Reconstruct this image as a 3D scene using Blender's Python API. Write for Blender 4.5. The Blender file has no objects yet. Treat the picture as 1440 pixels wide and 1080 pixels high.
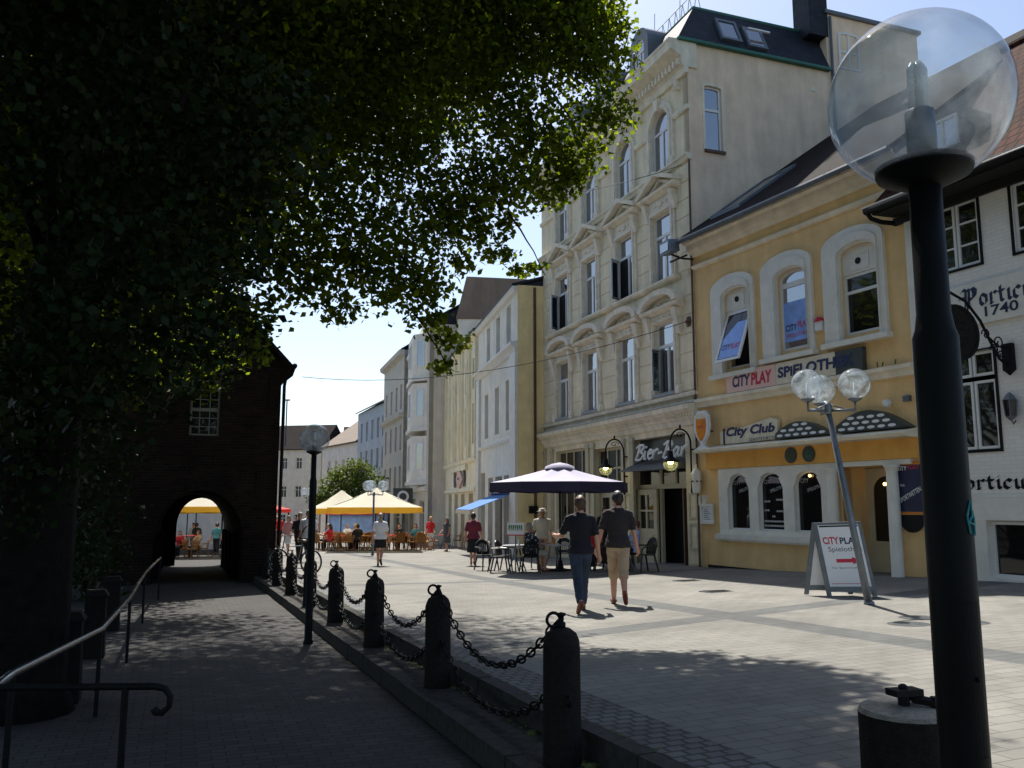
import bpy, bmesh, math, random
import numpy as np
from mathutils import Vector, Matrix
from mathutils.geometry import tessellate_polygon
R = math.radians
random.seed(7); RNG = np.random.default_rng(11)
SC = bpy.context.scene
COL = SC.collection
# ------------------------------------------------------------------ camera, sky, sun, exposure
cam = bpy.data.objects.new('camera', bpy.data.cameras.new('camera')); COL.objects.link(cam)
cam.location = (0, 0, 1.38); cam.rotation_euler = (R(98.0), 0, 0)
cam.data.sensor_width = 36; cam.data.lens = 30; cam.data.clip_start = .05; cam.data.clip_end = 2000
SC.camera = cam
SUN_AZ, SUN_EL = R(9), R(56)          # azimuth: left of the view axis
W = bpy.data.worlds.new('World'); SC.world = W; W.use_nodes = True
nt = W.node_tree; bg = nt.nodes['Background']
sky = nt.nodes.new('ShaderNodeTexSky'); sky.sky_type = 'NISHITA'; sky.sun_disc = False
sky.sun_elevation = SUN_EL; sky.sun_rotation = -SUN_AZ; sky.air_density = 1.0; sky.dust_density = 1.2; sky.ozone_density = .9
nt.links.new(sky.outputs[0], bg.inputs[0]); bg.inputs[1].default_value = .092
sl = bpy.data.lights.new('sun', 'SUN'); sl.energy = 4.6; sl.angle = R(.53); sl.color = (1, .955, .88)
so = bpy.data.objects.new('sun', sl); COL.objects.link(so)
so.rotation_euler = Vector((-math.sin(SUN_AZ) * math.cos(SUN_EL), math.cos(SUN_AZ) * math.cos(SUN_EL), math.sin(SUN_EL))).to_track_quat('Z', 'Y').to_euler()
so.location = (0, 20, 60)
SC.view_settings.view_transform = 'Standard'; SC.view_settings.look = 'None'; SC.view_settings.exposure = .92; SC.view_settings.gamma = 1
SC.cycles.max_bounces = 8; SC.cycles.transparent_max_bounces = 16

# ------------------------------------------------------------------ terrain: the street falls away from the viewer and rises to the right
AX = R(21.1); CA, SA = math.cos(AX), math.sin(AX)
def gz(x, y): return -.0215 * min(y, 140) + .035 * max(min(x, 30), 0)
def S(t, s): return (t * CA - s * SA, t * SA + s * CA)      # street frame: t across, s along
PATH, STRIP = -.34, -.17

# ------------------------------------------------------------------ materials
def _n(t, kind, **k):
    n = t.nodes.new(kind)
    for a, b in k.items(): setattr(n, a, b)
    return n
def mat(name, col, rough=.7, var=.12, scale=3.0, bump=0., bscale=60., metal=0., spec=.5, coat=0.):
    m = bpy.data.materials.new(name); m.use_nodes = True; t = m.node_tree; p = t.nodes['Principled BSDF']
    p.inputs['Roughness'].default_value = rough; p.inputs['Metallic'].default_value = metal
    p.inputs['Specular IOR Level'].default_value = spec; p.inputs['Coat Weight'].default_value = coat
    tc = _n(t, 'ShaderNodeTexCoord')
    nz = _n(t, 'ShaderNodeTexNoise'); nz.inputs['Scale'].default_value = scale; nz.inputs['Detail'].default_value = 6
    nz.inputs['Roughness'].default_value = .65
    t.links.new(tc.outputs['Object'], nz.inputs['Vector'])
    mr = _n(t, 'ShaderNodeMapRange'); mr.inputs[1].default_value = .3; mr.inputs[2].default_value = .7
    mr.inputs[3].default_value = 1 - var; mr.inputs[4].default_value = 1 + var
    t.links.new(nz.outputs[0], mr.inputs[0])
    mx = _n(t, 'ShaderNodeMix', data_type='RGBA', blend_type='MULTIPLY'); mx.inputs[0].default_value = 1
    mx.inputs[6].default_value = (*col, 1); t.links.new(mr.outputs[0], mx.inputs[7])
    t.links.new(mx.outputs[2], p.inputs['Base Color'])
    if bump:
        n2 = _n(t, 'ShaderNodeTexNoise'); n2.inputs['Scale'].default_value = bscale; n2.inputs['Detail'].default_value = 4
        t.links.new(tc.outputs['Object'], n2.inputs['Vector'])
        b = _n(t, 'ShaderNodeBump'); b.inputs['Strength'].default_value = bump; b.inputs['Distance'].default_value = .02
        t.links.new(n2.outputs[0], b.inputs['Height']); t.links.new(b.outputs[0], p.inputs['Normal'])
    m['base'] = mx.name
    return m
def stucco(name, col, streak=.12):
    "painted render: blotches and faint vertical rain streaks"
    m = mat(name, col, .85, .12, 1.3, .25, 90, spec=.3); t = m.node_tree; p = t.nodes['Principled BSDF']
    tc = _n(t, 'ShaderNodeTexCoord'); mp = _n(t, 'ShaderNodeMapping'); mp.inputs['Scale'].default_value = (2.2, 2.2, .3)
    nz = _n(t, 'ShaderNodeTexNoise'); nz.inputs['Scale'].default_value = 1.6; nz.inputs['Detail'].default_value = 7
    t.links.new(tc.outputs['Object'], mp.inputs[0]); t.links.new(mp.outputs[0], nz.inputs['Vector'])
    mr = _n(t, 'ShaderNodeMapRange'); mr.inputs[1].default_value = .38; mr.inputs[2].default_value = .68
    mr.inputs[3].default_value = 1.03; mr.inputs[4].default_value = 1 - streak
    t.links.new(nz.outputs[0], mr.inputs[0])
    mx = _n(t, 'ShaderNodeMix', data_type='RGBA', blend_type='MULTIPLY'); mx.inputs[0].default_value = 1
    t.links.new(t.nodes[m['base']].outputs[2], mx.inputs[6]); t.links.new(mr.outputs[0], mx.inputs[7])
    t.links.new(mx.outputs[2], p.inputs['Base Color'])
    return m
def bricky(name, c1, c2, mortar, bw, bh, mort=.008, axes='xz', rough=.85, bump=.5, spec=.5, var=.25, offset=.5):
    m = bpy.data.materials.new(name); m.use_nodes = True; t = m.node_tree; p = t.nodes['Principled BSDF']
    p.inputs['Roughness'].default_value = rough; p.inputs['Specular IOR Level'].default_value = spec
    tc = _n(t, 'ShaderNodeTexCoord'); sp = _n(t, 'ShaderNodeSeparateXYZ'); cb = _n(t, 'ShaderNodeCombineXYZ')
    t.links.new(tc.outputs['Object'], sp.inputs[0])
    idx = {'x': 0, 'y': 1, 'z': 2}
    if axes[0] == '+':
        ad = _n(t, 'ShaderNodeMath', operation='ADD'); t.links.new(sp.outputs[0], ad.inputs[0]); t.links.new(sp.outputs[1], ad.inputs[1])
        t.links.new(ad.outputs[0], cb.inputs[0])
    else: t.links.new(sp.outputs[idx[axes[0]]], cb.inputs[0])
    t.links.new(sp.outputs[idx[axes[1]]], cb.inputs[1])
    br = _n(t, 'ShaderNodeTexBrick'); br.offset = offset
    br.inputs['Color1'].default_value = (*c1, 1); br.inputs['Color2'].default_value = (*c2, 1); br.inputs['Mortar'].default_value = (*mortar, 1)
    br.inputs['Scale'].default_value = 1; br.inputs['Mortar Size'].default_value = mort; br.inputs['Mortar Smooth'].default_value = .3
    br.inputs['Brick Width'].default_value = bw; br.inputs['Row Height'].default_value = bh
    t.links.new(cb.outputs[0], br.inputs['Vector'])
    nz = _n(t, 'ShaderNodeTexNoise'); nz.inputs['Scale'].default_value = 1.1; nz.inputs['Detail'].default_value = 8; nz.inputs['Roughness'].default_value = .7
    t.links.new(tc.outputs['Object'], nz.inputs['Vector'])
    mr = _n(t, 'ShaderNodeMapRange'); mr.inputs[1].default_value = .3; mr.inputs[2].default_value = .7; mr.inputs[3].default_value = 1 - var; mr.inputs[4].default_value = 1 + var * .6
    t.links.new(nz.outputs[0], mr.inputs[0])
    mx = _n(t, 'ShaderNodeMix', data_type='RGBA', blend_type='MULTIPLY'); mx.inputs[0].default_value = 1
    t.links.new(br.outputs['Color'], mx.inputs[6]); t.links.new(mr.outputs[0], mx.inputs[7]); t.links.new(mx.outputs[2], p.inputs['Base Color'])
    n3 = _n(t, 'ShaderNodeTexNoise'); n3.inputs['Scale'].default_value = 70; t.links.new(tc.outputs['Object'], n3.inputs['Vector'])
    sb = _n(t, 'ShaderNodeMath', operation='MULTIPLY_ADD'); sb.inputs[1].default_value = .25
    iv = _n(t, 'ShaderNodeMath', operation='SUBTRACT'); iv.inputs[0].default_value = 1; t.links.new(br.outputs['Fac'], iv.inputs[1])
    t.links.new(n3.outputs[0], sb.inputs[0]); t.links.new(iv.outputs[0], sb.inputs[2])
    b = _n(t, 'ShaderNodeBump'); b.inputs['Strength'].default_value = bump; b.inputs['Distance'].default_value = .01
    t.links.new(sb.outputs[0], b.inputs['Height']); t.links.new(b.outputs[0], p.inputs['Normal'])
    m['base'] = mx.name
    return m
def glossy_glass(name, col=(.012, .016, .02), ior=1.9):
    m = bpy.data.materials.new(name); m.use_nodes = True; t = m.node_tree; p = t.nodes['Principled BSDF']
    p.inputs['Base Color'].default_value = (*col, 1); p.inputs['Roughness'].default_value = .03; p.inputs['IOR'].default_value = ior
    tc = _n(t, 'ShaderNodeTexCoord'); nz = _n(t, 'ShaderNodeTexNoise'); nz.inputs['Scale'].default_value = 1.3; nz.inputs['Detail'].default_value = 1
    t.links.new(tc.outputs['Object'], nz.inputs['Vector'])
    b = _n(t, 'ShaderNodeBump'); b.inputs['Strength'].default_value = .06; b.inputs['Distance'].default_value = .1
    t.links.new(nz.outputs[0], b.inputs['Height']); t.links.new(b.outputs[0], p.inputs['Normal'])
    return m
def globe_glass(name, haze=.12):
    m = bpy.data.materials.new(name); m.use_nodes = True; t = m.node_tree; t.nodes.clear()
    o = _n(t, 'ShaderNodeOutputMaterial'); tr = _n(t, 'ShaderNodeBsdfTransparent'); tr.inputs[0].default_value = (.80, .84, .87, 1)
    gl = _n(t, 'ShaderNodeBsdfGlossy'); gl.inputs['Roughness'].default_value = .035
    fr = _n(t, 'ShaderNodeFresnel'); gg = _n(t, 'ShaderNodeNewGeometry'); im = _n(t, 'ShaderNodeMapRange'); im.inputs[3].default_value = 1.42; im.inputs[4].default_value = 1 / 1.42; t.links.new(gg.outputs['Backfacing'], im.inputs[0]); t.links.new(im.outputs[0], fr.inputs[0])
    tl = _n(t, 'ShaderNodeBsdfTranslucent'); tl.inputs[0].default_value = (.7, .76, .8, 1)
    df = _n(t, 'ShaderNodeBsdfDiffuse'); df.inputs[0].default_value = (.6, .66, .7, 1)
    md = _n(t, 'ShaderNodeMixShader'); md.inputs[0].default_value = .5; t.links.new(tl.outputs[0], md.inputs[1]); t.links.new(df.outputs[0], md.inputs[2])
    tc = _n(t, 'ShaderNodeTexCoord'); nz = _n(t, 'ShaderNodeTexNoise'); nz.inputs['Scale'].default_value = 9; nz.inputs['Detail'].default_value = 8
    t.links.new(tc.outputs['Object'], nz.inputs['Vector'])
    mr = _n(t, 'ShaderNodeMapRange'); mr.inputs[1].default_value = .35; mr.inputs[2].default_value = .75; mr.inputs[3].default_value = haze * .25; mr.inputs[4].default_value = haze * 2.4
    t.links.new(nz.outputs[0], mr.inputs[0])
    m1 = _n(t, 'ShaderNodeMixShader'); t.links.new(mr.outputs[0], m1.inputs[0]); t.links.new(tr.outputs[0], m1.inputs[1]); t.links.new(md.outputs[0], m1.inputs[2])
    m2 = _n(t, 'ShaderNodeMixShader'); t.links.new(fr.outputs[0], m2.inputs[0]); t.links.new(m1.outputs[0], m2.inputs[1]); t.links.new(gl.outputs[0], m2.inputs[2])
    t.links.new(m2.outputs[0], o.inputs[0])
    return m
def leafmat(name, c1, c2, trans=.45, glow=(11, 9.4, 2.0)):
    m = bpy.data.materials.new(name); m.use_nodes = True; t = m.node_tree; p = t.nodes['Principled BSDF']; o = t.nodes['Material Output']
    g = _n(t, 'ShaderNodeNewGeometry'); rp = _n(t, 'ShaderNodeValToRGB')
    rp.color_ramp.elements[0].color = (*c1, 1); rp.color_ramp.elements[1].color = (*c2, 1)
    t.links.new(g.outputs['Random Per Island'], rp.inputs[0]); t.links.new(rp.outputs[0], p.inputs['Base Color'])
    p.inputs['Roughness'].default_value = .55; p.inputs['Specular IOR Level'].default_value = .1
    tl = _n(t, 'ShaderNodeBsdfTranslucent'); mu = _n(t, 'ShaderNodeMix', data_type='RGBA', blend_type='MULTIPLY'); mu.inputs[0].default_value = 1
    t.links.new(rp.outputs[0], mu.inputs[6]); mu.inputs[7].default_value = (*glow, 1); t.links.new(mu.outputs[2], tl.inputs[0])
    ms = _n(t, 'ShaderNodeMixShader'); ms.inputs[0].default_value = trans
    t.links.new(p.outputs[0], ms.inputs[1]); t.links.new(tl.outputs[0], ms.inputs[2]); t.links.new(ms.outputs[0], o.inputs[0])
    return m
def cloth_trans(name, col, trans=.5):
    m = mat(name, col, .8, .05); t = m.node_tree; p = t.nodes['Principled BSDF']; o = t.nodes['Material Output']
    tl = _n(t, 'ShaderNodeBsdfTranslucent'); tl.inputs[0].default_value = (*col, 1)
    ms = _n(t, 'ShaderNodeMixShader'); ms.inputs[0].default_value = trans
    t.links.new(p.outputs[0], ms.inputs[1]); t.links.new(tl.outputs[0], ms.inputs[2]); t.links.new(ms.outputs[0], o.inputs[0])
    return m
def emit(name, col, s):
    m = bpy.data.materials.new(name); m.use_nodes = True; p = m.node_tree.nodes['Principled BSDF']
    p.inputs['Base Color'].default_value = (*col, 1); p.inputs['Emission Color'].default_value = (*col, 1); p.inputs['Emission Strength'].default_value = s
    return m
M = dict(
 cream=stucco('cream_render', (.82, .71, .50), .15), creamtrim=stucco('cream_trim', (.82, .74, .58), .18), gable=stucco('gable_render', (.82, .64, .46), .10),
 yellow=stucco('yellow_render', (.78, .53, .25), .08), orange=stucco('orange_render', (.74, .38, .09), .08), yellowtrim=stucco('pale_trim', (.82, .73, .56), .12),
 white=mat('white_paint', (.72, .69, .61), .55, .10), winwhite=mat('window_paint', (.72, .72, .70), .35, .04),
 portwhite=bricky('whitewashed_brick', (.80, .77, .71), (.76, .73, .68), (.68, .66, .61), .25, .075, .006, 'xz', .8, .35, var=.08),
 whitewall=stucco('white_render', (.82, .77, .65), .07), paleyellow=stucco('pale_yellow_render', (.82, .74, .52), .06), sideyellow=stucco('ochre_render', (.82, .64, .32), .10),
 grey=stucco('grey_render', (.62, .56, .46), .08), blueish=stucco('blue_grey_render', (.50, .54, .57)), pinkish=stucco('rose_render', (.42, .28, .25)),
 slate=bricky('slate', (.026, .03, .04), (.018, .021, .03), (.01, .01, .012), .3, .18, .006, '+z', .6, .5, spec=.2), lead=mat('lead_sheet', (.10, .12, .14), .45, .2, 2),
 tile=bricky('red_roof_tile', (.085, .03, .02), (.05, .022, .016), (.015, .008, .006), .22, .22, .02, 'xz', .9, 1.0, spec=.08), darktile=bricky('dark_roof_tile', (.03, .022, .02), (.018, .015, .014), (.006, .005, .005), .22, .22, .02, 'xz', .9, .8, spec=.08),
 attic=stucco('attic_render', (.22, .17, .13), .15),
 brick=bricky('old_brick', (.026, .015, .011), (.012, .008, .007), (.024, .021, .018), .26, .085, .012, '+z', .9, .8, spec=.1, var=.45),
 iron=mat('black_iron', (.008, .008, .009), .5, .3, 12, .15, 120, spec=.12), lampblack=mat('lamp_paint', (.006, .007, .007), .5, .25, 5, .07, 90, spec=.12), steel=mat('galvanised_steel', (.16, .18, .20), .45, .2, 6, .1, 60, metal=.6),
 railmetal=mat('worn_rail_steel', (.14, .145, .155), .25, .2, 6, metal=.9), granite=mat('granite', (.020, .017, .015), .8, .4, 30, .6, 160, spec=.12), granitetop=mat('granite_top', (.22, .20, .17), .8, .4, 40, .5, 160),
 kerb=mat('kerb_stone', (.05, .048, .045), .85, .35, 14, .5, 90, spec=.12), cobble=bricky('cobble', (.12, .12, .12), (.08, .08, .085), (.03, .03, .025), .13, .11, .014, 'xy', .8, 1.2, var=.4),
 soil=mat('strip_paving', (.05, .047, .043), .95, .5, 9, .8, 50, spec=.12), moss=mat('moss', (.07, .10, .02), .95, .4, 20, .6, 100),
 glass=glossy_glass('window_glass', (.02, .03, .045), ior=4.2), darkglass=glossy_glass('shop_glass', (.012, .011, .011), 1.5), globe=globe_glass('globe_glass', .17), globe2=globe_glass('small_globe_glass', .2),
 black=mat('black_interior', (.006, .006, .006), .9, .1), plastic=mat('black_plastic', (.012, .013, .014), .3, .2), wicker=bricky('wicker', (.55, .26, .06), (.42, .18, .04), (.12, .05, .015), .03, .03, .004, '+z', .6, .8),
 tabletop=mat('table_top', (.45, .45, .46), .3, .1), redcloth=mat('red_cloth', (.5, .03, .02), .8, .1), sunlitnavy=cloth_trans('sunlit_navy_canvas', (.36, .34, .44), .05), navyval=mat('navy_valance', (.022, .018, .05), .8, .2), yellowumb=cloth_trans('yellow_canvas', (.93, .88, .70), .55),  # navy canopy cloth lightened in colour for the sun on its top
 yellowval=cloth_trans('yellow_valance', (.85, .48, .05), .6), blueawn=cloth_trans('blue_canvas', (.12, .30, .62), .4), redawn=cloth_trans('red_canvas', (.75, .12, .10), .5), greyawn=mat('grey_canvas', (.10, .10, .095), .8, .2),
 bark=mat('bark', (.010, .008, .007), .95, .5, 9, 1, 25, spec=.12), leaf=leafmat('leaves', (.009, .017, .004), (.032, .046, .007), .5), shaded_ivy=leafmat('shaded_ivy_leaves', (.008, .018, .005), (.016, .03, .008), .1, (2, 2, .8)), farleaf=leafmat('pale_leaves', (.07, .11, .025), (.13, .17, .045), .3, (1.6, 1.5, .7)),  # second leaf colour is near black, with the shade under the crown in it
 skin=mat('skin', (.52, .27, .18), .5, .08), tan=mat('tanned_skin', (.36, .17, .10), .5, .08),
 hairbrown=mat('brown_hair', (.07, .03, .015), .55, .4, 60), hairdark=mat('dark_hair', (.02, .012, .01), .5, .4, 60), hairgrey=mat('grey_hair', (.30, .27, .23), .6, .3, 60), hairblond=mat('blond_hair', (.55, .38, .16), .55, .3, 60),
 navy=mat('navy_cotton', (.004, .004, .010), .85, .2, 10, .3, 30), charcoal=mat('charcoal_cotton', (.022, .017, .018), .85, .2, 10, .3, 30), jeans=mat('denim', (.022, .036, .062), .85, .35, 7, .3, 60),
 khaki=mat('khaki_cotton', (.42, .30, .19), .85, .12, 8, .3, 30), shirtwhite=mat('white_cotton', (.72, .72, .76), .85, .06, 8, .3, 30), blackcloth=mat('black_cotton', (.010, .009, .012), .85, .2), maroon=mat('maroon_cotton', (.16, .018, .04), .85, .15),
 red=mat('red_cotton', (.52, .02, .03), .85, .12), greydress=mat('grey_cotton', (.09, .085, .10), .85, .25, 14), pink=mat('pink_cotton', (.62, .30, .28), .85, .1), lightblue=mat('light_blue_cotton', (.28, .36, .62), .85, .1), teal=mat('teal_cotton', (.05, .2, .25), .85, .1),
 beige=mat('beige_cotton', (.55, .50, .40), .85, .1), leather=mat('red_leather', (.20, .05, .025), .5, .2), shoeblack=mat('black_shoe', (.01, .01, .01), .4, .1),
 inkblue=mat('dark_blue_ink', (.015, .02, .09), .5, .05), inkred=mat('red_ink', (.55, .02, .06), .5, .05), signpink=mat('pale_pink_sign', (.80, .52, .44), .4, .04), signcream=mat('cream_sign', (.70, .62, .46), .4, .15, 6), signdark=mat('dark_sign', (.05, .06, .055), .35, .2),
 signwhite=mat('sign_white', (.78, .78, .80), .35, .03), banner=mat('blue_banner', (.22, .38, .80), .4, .25, 3), posternavy=mat('poster_navy', (.02, .025, .07), .4, .2), posterorange=mat('poster_orange', (.65, .22, .03), .4, .1),
 beer=mat('beer', (.70, .24, .02), .3, .25, 6), green=mat('sign_green', (.02, .16, .06), .5, .1), portblue=mat('lettering_blue', (.012, .018, .06), .6, .15), graffiti=mat('turquoise_paint', (.03, .28, .30), .6, .1),
 letterwhite=mat('raised_letter_white', (.85, .85, .83), .35, .04), sill=mat('zinc_sill', (.24, .28, .32), .5, .25, 5), doorcream=mat('door_paint', (.50, .44, .30), .5, .1), wood=mat('brown_wood', (.09, .045, .02), .5, .3, 8),
 lampglow=emit('lit_lamp', (1, .82, .25), 9), spot=emit('lit_spot', (1, .62, .2), 3), cfl=mat('lamp_tube', (.75, .78, .78), .25, .03), trimgrey=mat('weathered_stone_trim', (.77, .69, .55), .8, .18, 4, .3, 60),
 shadedpaint=mat('shaded_window_paint', (.20, .19, .16), .6, .2), green_trim=mat('copper_green', (.02, .14, .10), .5, .2), sticker=mat('window_sticker', (.5, .5, .5), .6, .1))  # gatehouse sash: white paint darkened in colour to the shade it stands in
# Hawaiian shirt: dark cloth with pale blots
def hawaii():
    m = mat('flowered_cotton', (.02, .022, .04), .85, .1); t = m.node_tree; p = t.nodes['Principled BSDF']
    tc = _n(t, 'ShaderNodeTexCoord'); v = _n(t, 'ShaderNodeTexVoronoi'); v.inputs['Scale'].default_value = 17; t.links.new(tc.outputs['Object'], v.inputs['Vector'])
    rp = _n(t, 'ShaderNodeValToRGB'); rp.color_ramp.elements[0].position = .3; rp.color_ramp.elements[0].color = (.45, .46, .5, 1); rp.color_ramp.elements[1].position = .36; rp.color_ramp.elements[1].color = (.02, .022, .04, 1)
    t.links.new(v.outputs['Distance'], rp.inputs[0]); t.links.new(rp.outputs[0], p.inputs['Base Color']); return m
M['hawaii'] = hawaii()

# ------------------------------------------------------------------ mesh helpers
class MB:
    def __init__(s): s.v = []; s.f = []
    def add(s, vs, fs):
        n = len(s.v); s.v += [tuple(v) for v in vs]; s.f += [tuple(i + n for i in f) for f in fs]; return s
    def box(s, x0, x1, y0, y1, z0, z1):
        return s.add([(x0, y0, z0), (x1, y0, z0), (x1, y1, z0), (x0, y1, z0), (x0, y0, z1), (x1, y0, z1), (x1, y1, z1), (x0, y1, z1)],
                     [(0, 3, 2, 1), (4, 5, 6, 7), (0, 1, 5, 4), (1, 2, 6, 5), (2, 3, 7, 6), (3, 0, 4, 7)])
    def hexa(s, p):  # 8 points, bottom ring then top ring
        return s.add(p, [(0, 3, 2, 1), (4, 5, 6, 7), (0, 1, 5, 4), (1, 2, 6, 5), (2, 3, 7, 6), (3, 0, 4, 7)])
    def tube(s, pts, r, n=8, caps=True, flat=None):
        pts = [Vector(p) for p in pts]; k = len(pts); rs = r if isinstance(r, (list, tuple)) else [r] * k
        vs = []; prev = None
        for i, p in enumerate(pts):
            d = (pts[min(i + 1, k - 1)] - pts[max(i - 1, 0)])
            d = d.normalized() if d.length > 1e-9 else Vector((0, 0, 1))
            if prev is None: a = d.orthogonal().normalized()
            else:
                a = prev - d * prev.dot(d)
                a = a.normalized() if a.length > 1e-6 else d.orthogonal().normalized()
            prev = a; b = d.cross(a)
            for j in range(n):
                t = 2 * math.pi * j / n; vs.append(p + (a * math.cos(t) + b * math.sin(t)) * rs[i])
        fs = [(i * n + j, i * n + (j + 1) % n, (i + 1) * n + (j + 1) % n, (i + 1) * n + j) for i in range(k - 1) for j in range(n)]
        if caps: fs += [tuple(range(n))[::-1], tuple((k - 1) * n + j for j in range(n))]
        return s.add(vs, fs)
    def lathe(s, prof, c=(0, 0, 0), n=16, sx=1, sy=1, cap=True):
        vs = [(c[0] + r * math.cos(2 * math.pi * j / n) * sx, c[1] + r * math.sin(2 * math.pi * j / n) * sy, c[2] + z) for r, z in prof for j in range(n)]
        k = len(prof); fs = [(i * n + j, i * n + (j + 1) % n, (i + 1) * n + (j + 1) % n, (i + 1) * n + j) for i in range(k - 1) for j in range(n)]
        if cap: fs += [tuple(range(n))[::-1], tuple((k - 1) * n + j for j in range(n))]
        return s.add(vs, fs)
    def sph(s, c, r, n=12, m=8):
        r = (r, r, r) if not isinstance(r, (tuple, list)) else r
        vs = [(c[0], c[1], c[2] - r[2])]
        for i in range(1, m):
            t = math.pi * i / m - math.pi / 2
            vs += [(c[0] + r[0] * math.cos(t) * math.cos(2 * math.pi * j / n), c[1] + r[1] * math.cos(t) * math.sin(2 * math.pi * j / n), c[2] + r[2] * math.sin(t)) for j in range(n)]
        vs.append((c[0], c[1], c[2] + r[2])); L = len(vs) - 1
        fs = [(0, 1 + (j + 1) % n, 1 + j) for j in range(n)]
        for i in range(m - 2): fs += [(1 + i * n + j, 1 + i * n + (j + 1) % n, 1 + (i + 1) * n + (j + 1) % n, 1 + (i + 1) * n + j) for j in range(n)]
        b = 1 + (m - 2) * n; fs += [(b + j, b + (j + 1) % n, L) for j in range(n)]
        return s.add(vs, fs)
    def torus(s, c, R_, r, axis=(0, 0, 1), n=20, m=6, sx=1.0, along=None):
        ax = Vector(axis).normalized(); a = (Vector(along) - ax * Vector(along).dot(ax)).normalized() if along is not None else ax.orthogonal().normalized(); b = ax.cross(a); c = Vector(c)
        vs = []
        for i in range(n):
            t = 2 * math.pi * i / n; d = a * math.cos(t) + b * math.sin(t)
            ctr = c + a * (math.cos(t) * R_ * sx) + b * (math.sin(t) * R_)
            for j in range(m):
                u = 2 * math.pi * j / m; vs.append(ctr + d * (r * math.cos(u)) + ax * (r * math.sin(u)))
        fs = [(i * m + j, ((i + 1) % n) * m + j, ((i + 1) % n) * m + (j + 1) % m, i * m + (j + 1) % m) for i in range(n) for j in range(m)]
        return s.add(vs, fs)
    def plate(s, outer, holes=(), d0=0., d1=None, mp=None, sides=True, back=False):
        "flat plate with holes in the (u, w) plane; front at depth d0, reveals and edges run back to d1"
        mp = mp or (lambda u, w, d: (u, d, w))
        loops = [list(outer)] + [list(h) for h in holes]
        flat = [p for l in loops for p in l]
        tris = tessellate_polygon([[Vector((p[0], p[1], 0)) for p in l] for l in loops])
        fs = []
        for t in tris:
            a, b, c = (flat[i] for i in t)
            fs.append(t if (b[0] - a[0]) * (c[1] - a[1]) - (b[1] - a[1]) * (c[0] - a[0]) > 0 else t[::-1])
        s.add([mp(p[0], p[1], d0) for p in flat], fs)
        if d1 is not None:
            if back: s.add([mp(p[0], p[1], d1) for p in flat], [f[::-1] for f in fs])
            for k, l in enumerate(loops):
                if k == 0 and not sides: continue
                n = len(l); s.add([mp(p[0], p[1], d0) for p in l] + [mp(p[0], p[1], d1) for p in l],
                                  [(i, (i + 1) % n, n + (i + 1) % n, n + i) for i in range(n)])
        return s
    def build(s, name, m, parent=None, smooth=False, loc=None):
        me = bpy.data.meshes.new(name); me.from_pydata(s.v, [], s.f); me.materials.append(M[m] if isinstance(m, str) else m)
        if smooth: me.polygons.foreach_set('use_smooth', [True] * len(me.polygons))
        me.update(); o = bpy.data.objects.new(name, me); COL.objects.link(o)
        if parent: o.parent = parent
        if loc: o.location = loc
        return o
def tag(o, label=None, cat=None, group=None, kind=None):
    if label: o['label'] = label
    if cat: o['category'] = cat
    if group: o['group'] = group
    if kind: o['kind'] = kind
    return o
def thing(name, label, cat, loc=(0, 0, 0), rz=0, group=None):
    o = bpy.data.objects.new(name, None); COL.objects.link(o); o.location = loc; o.rotation_euler = (0, 0, rz); o.empty_display_size = .2
    return tag(o, label, cat, group)
def dup(root, loc, rz, label, group=None):
    def cp(o, par):
        c = o.copy(); COL.objects.link(c); c.parent = par
        for ch in o.children: cp(ch, c)
        return c
    r = cp(root, None); r.location = loc; r.rotation_euler = (0, 0, rz); r['label'] = label
    if group: r['group'] = group
    return r
def rect(x0, x1, z0, z1): return [(x0, z0), (x1, z0), (x1, z1), (x0, z1)]
def arch(x0, x1, z0, z1, rise=0, n=12):
    if rise <= 0: return rect(x0, x1, z0, z1)
    c = (x0 + x1) / 2; h = (x1 - x0) / 2; zs = z1 - rise
    return [(x0, z0), (x1, z0)] + [(c + h * math.cos(math.pi * i / n), zs + rise * math.sin(math.pi * i / n)) for i in range(n + 1)]
def circ(cx, cz, rx, rz=None, n=24): return [(cx + rx * math.cos(2 * math.pi * i / n), cz + (rz or rx) * math.sin(2 * math.pi * i / n)) for i in range(n)]
def window(par, x0, x1, z0, z1, rise=0, y=.18, fr=.075, hb=(), vb=(), m='winwhite', g='glass', mp=None, name='window', dy=.06):
    mb = MB(); e = .004
    mb.plate(arch(x0 + e, x1 - e, z0 + e, z1 - e, max(rise - e, 0)), [arch(x0 + fr, x1 - fr, z0 + fr, z1 - fr, max(rise - fr * .6, 0))], y, y + dy, mp)
    f = mp or (lambda u, w, d: (u, d, w))
    def bar(a, b, c, d):
        ya, yb = y + .005, y + dy - .006
        mb.hexa([f(a, c, ya), f(b, c, ya), f(b, c, yb), f(a, c, yb), f(a, d, ya), f(b, d, ya), f(b, d, yb), f(a, d, yb)])
    for z, w in hb: bar(x0 + fr, x1 - fr, z - w / 2, z + w / 2)
    for v in vb:
        x, w = v[0], v[1]; a = v[2] if len(v) > 2 else z0 + fr; b = v[3] if len(v) > 3 else z1 - fr
        bar(x - w / 2, x + w / 2, a, b)
    o = mb.build(name, m, par)
    MB().plate(arch(x0 + fr * .5, x1 - fr * .5, z0 + fr * .5, z1 - fr * .5, max(rise - fr * .3, 0)), (), y + dy * .6, None, mp).build('pane', g, o)
    return o
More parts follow.
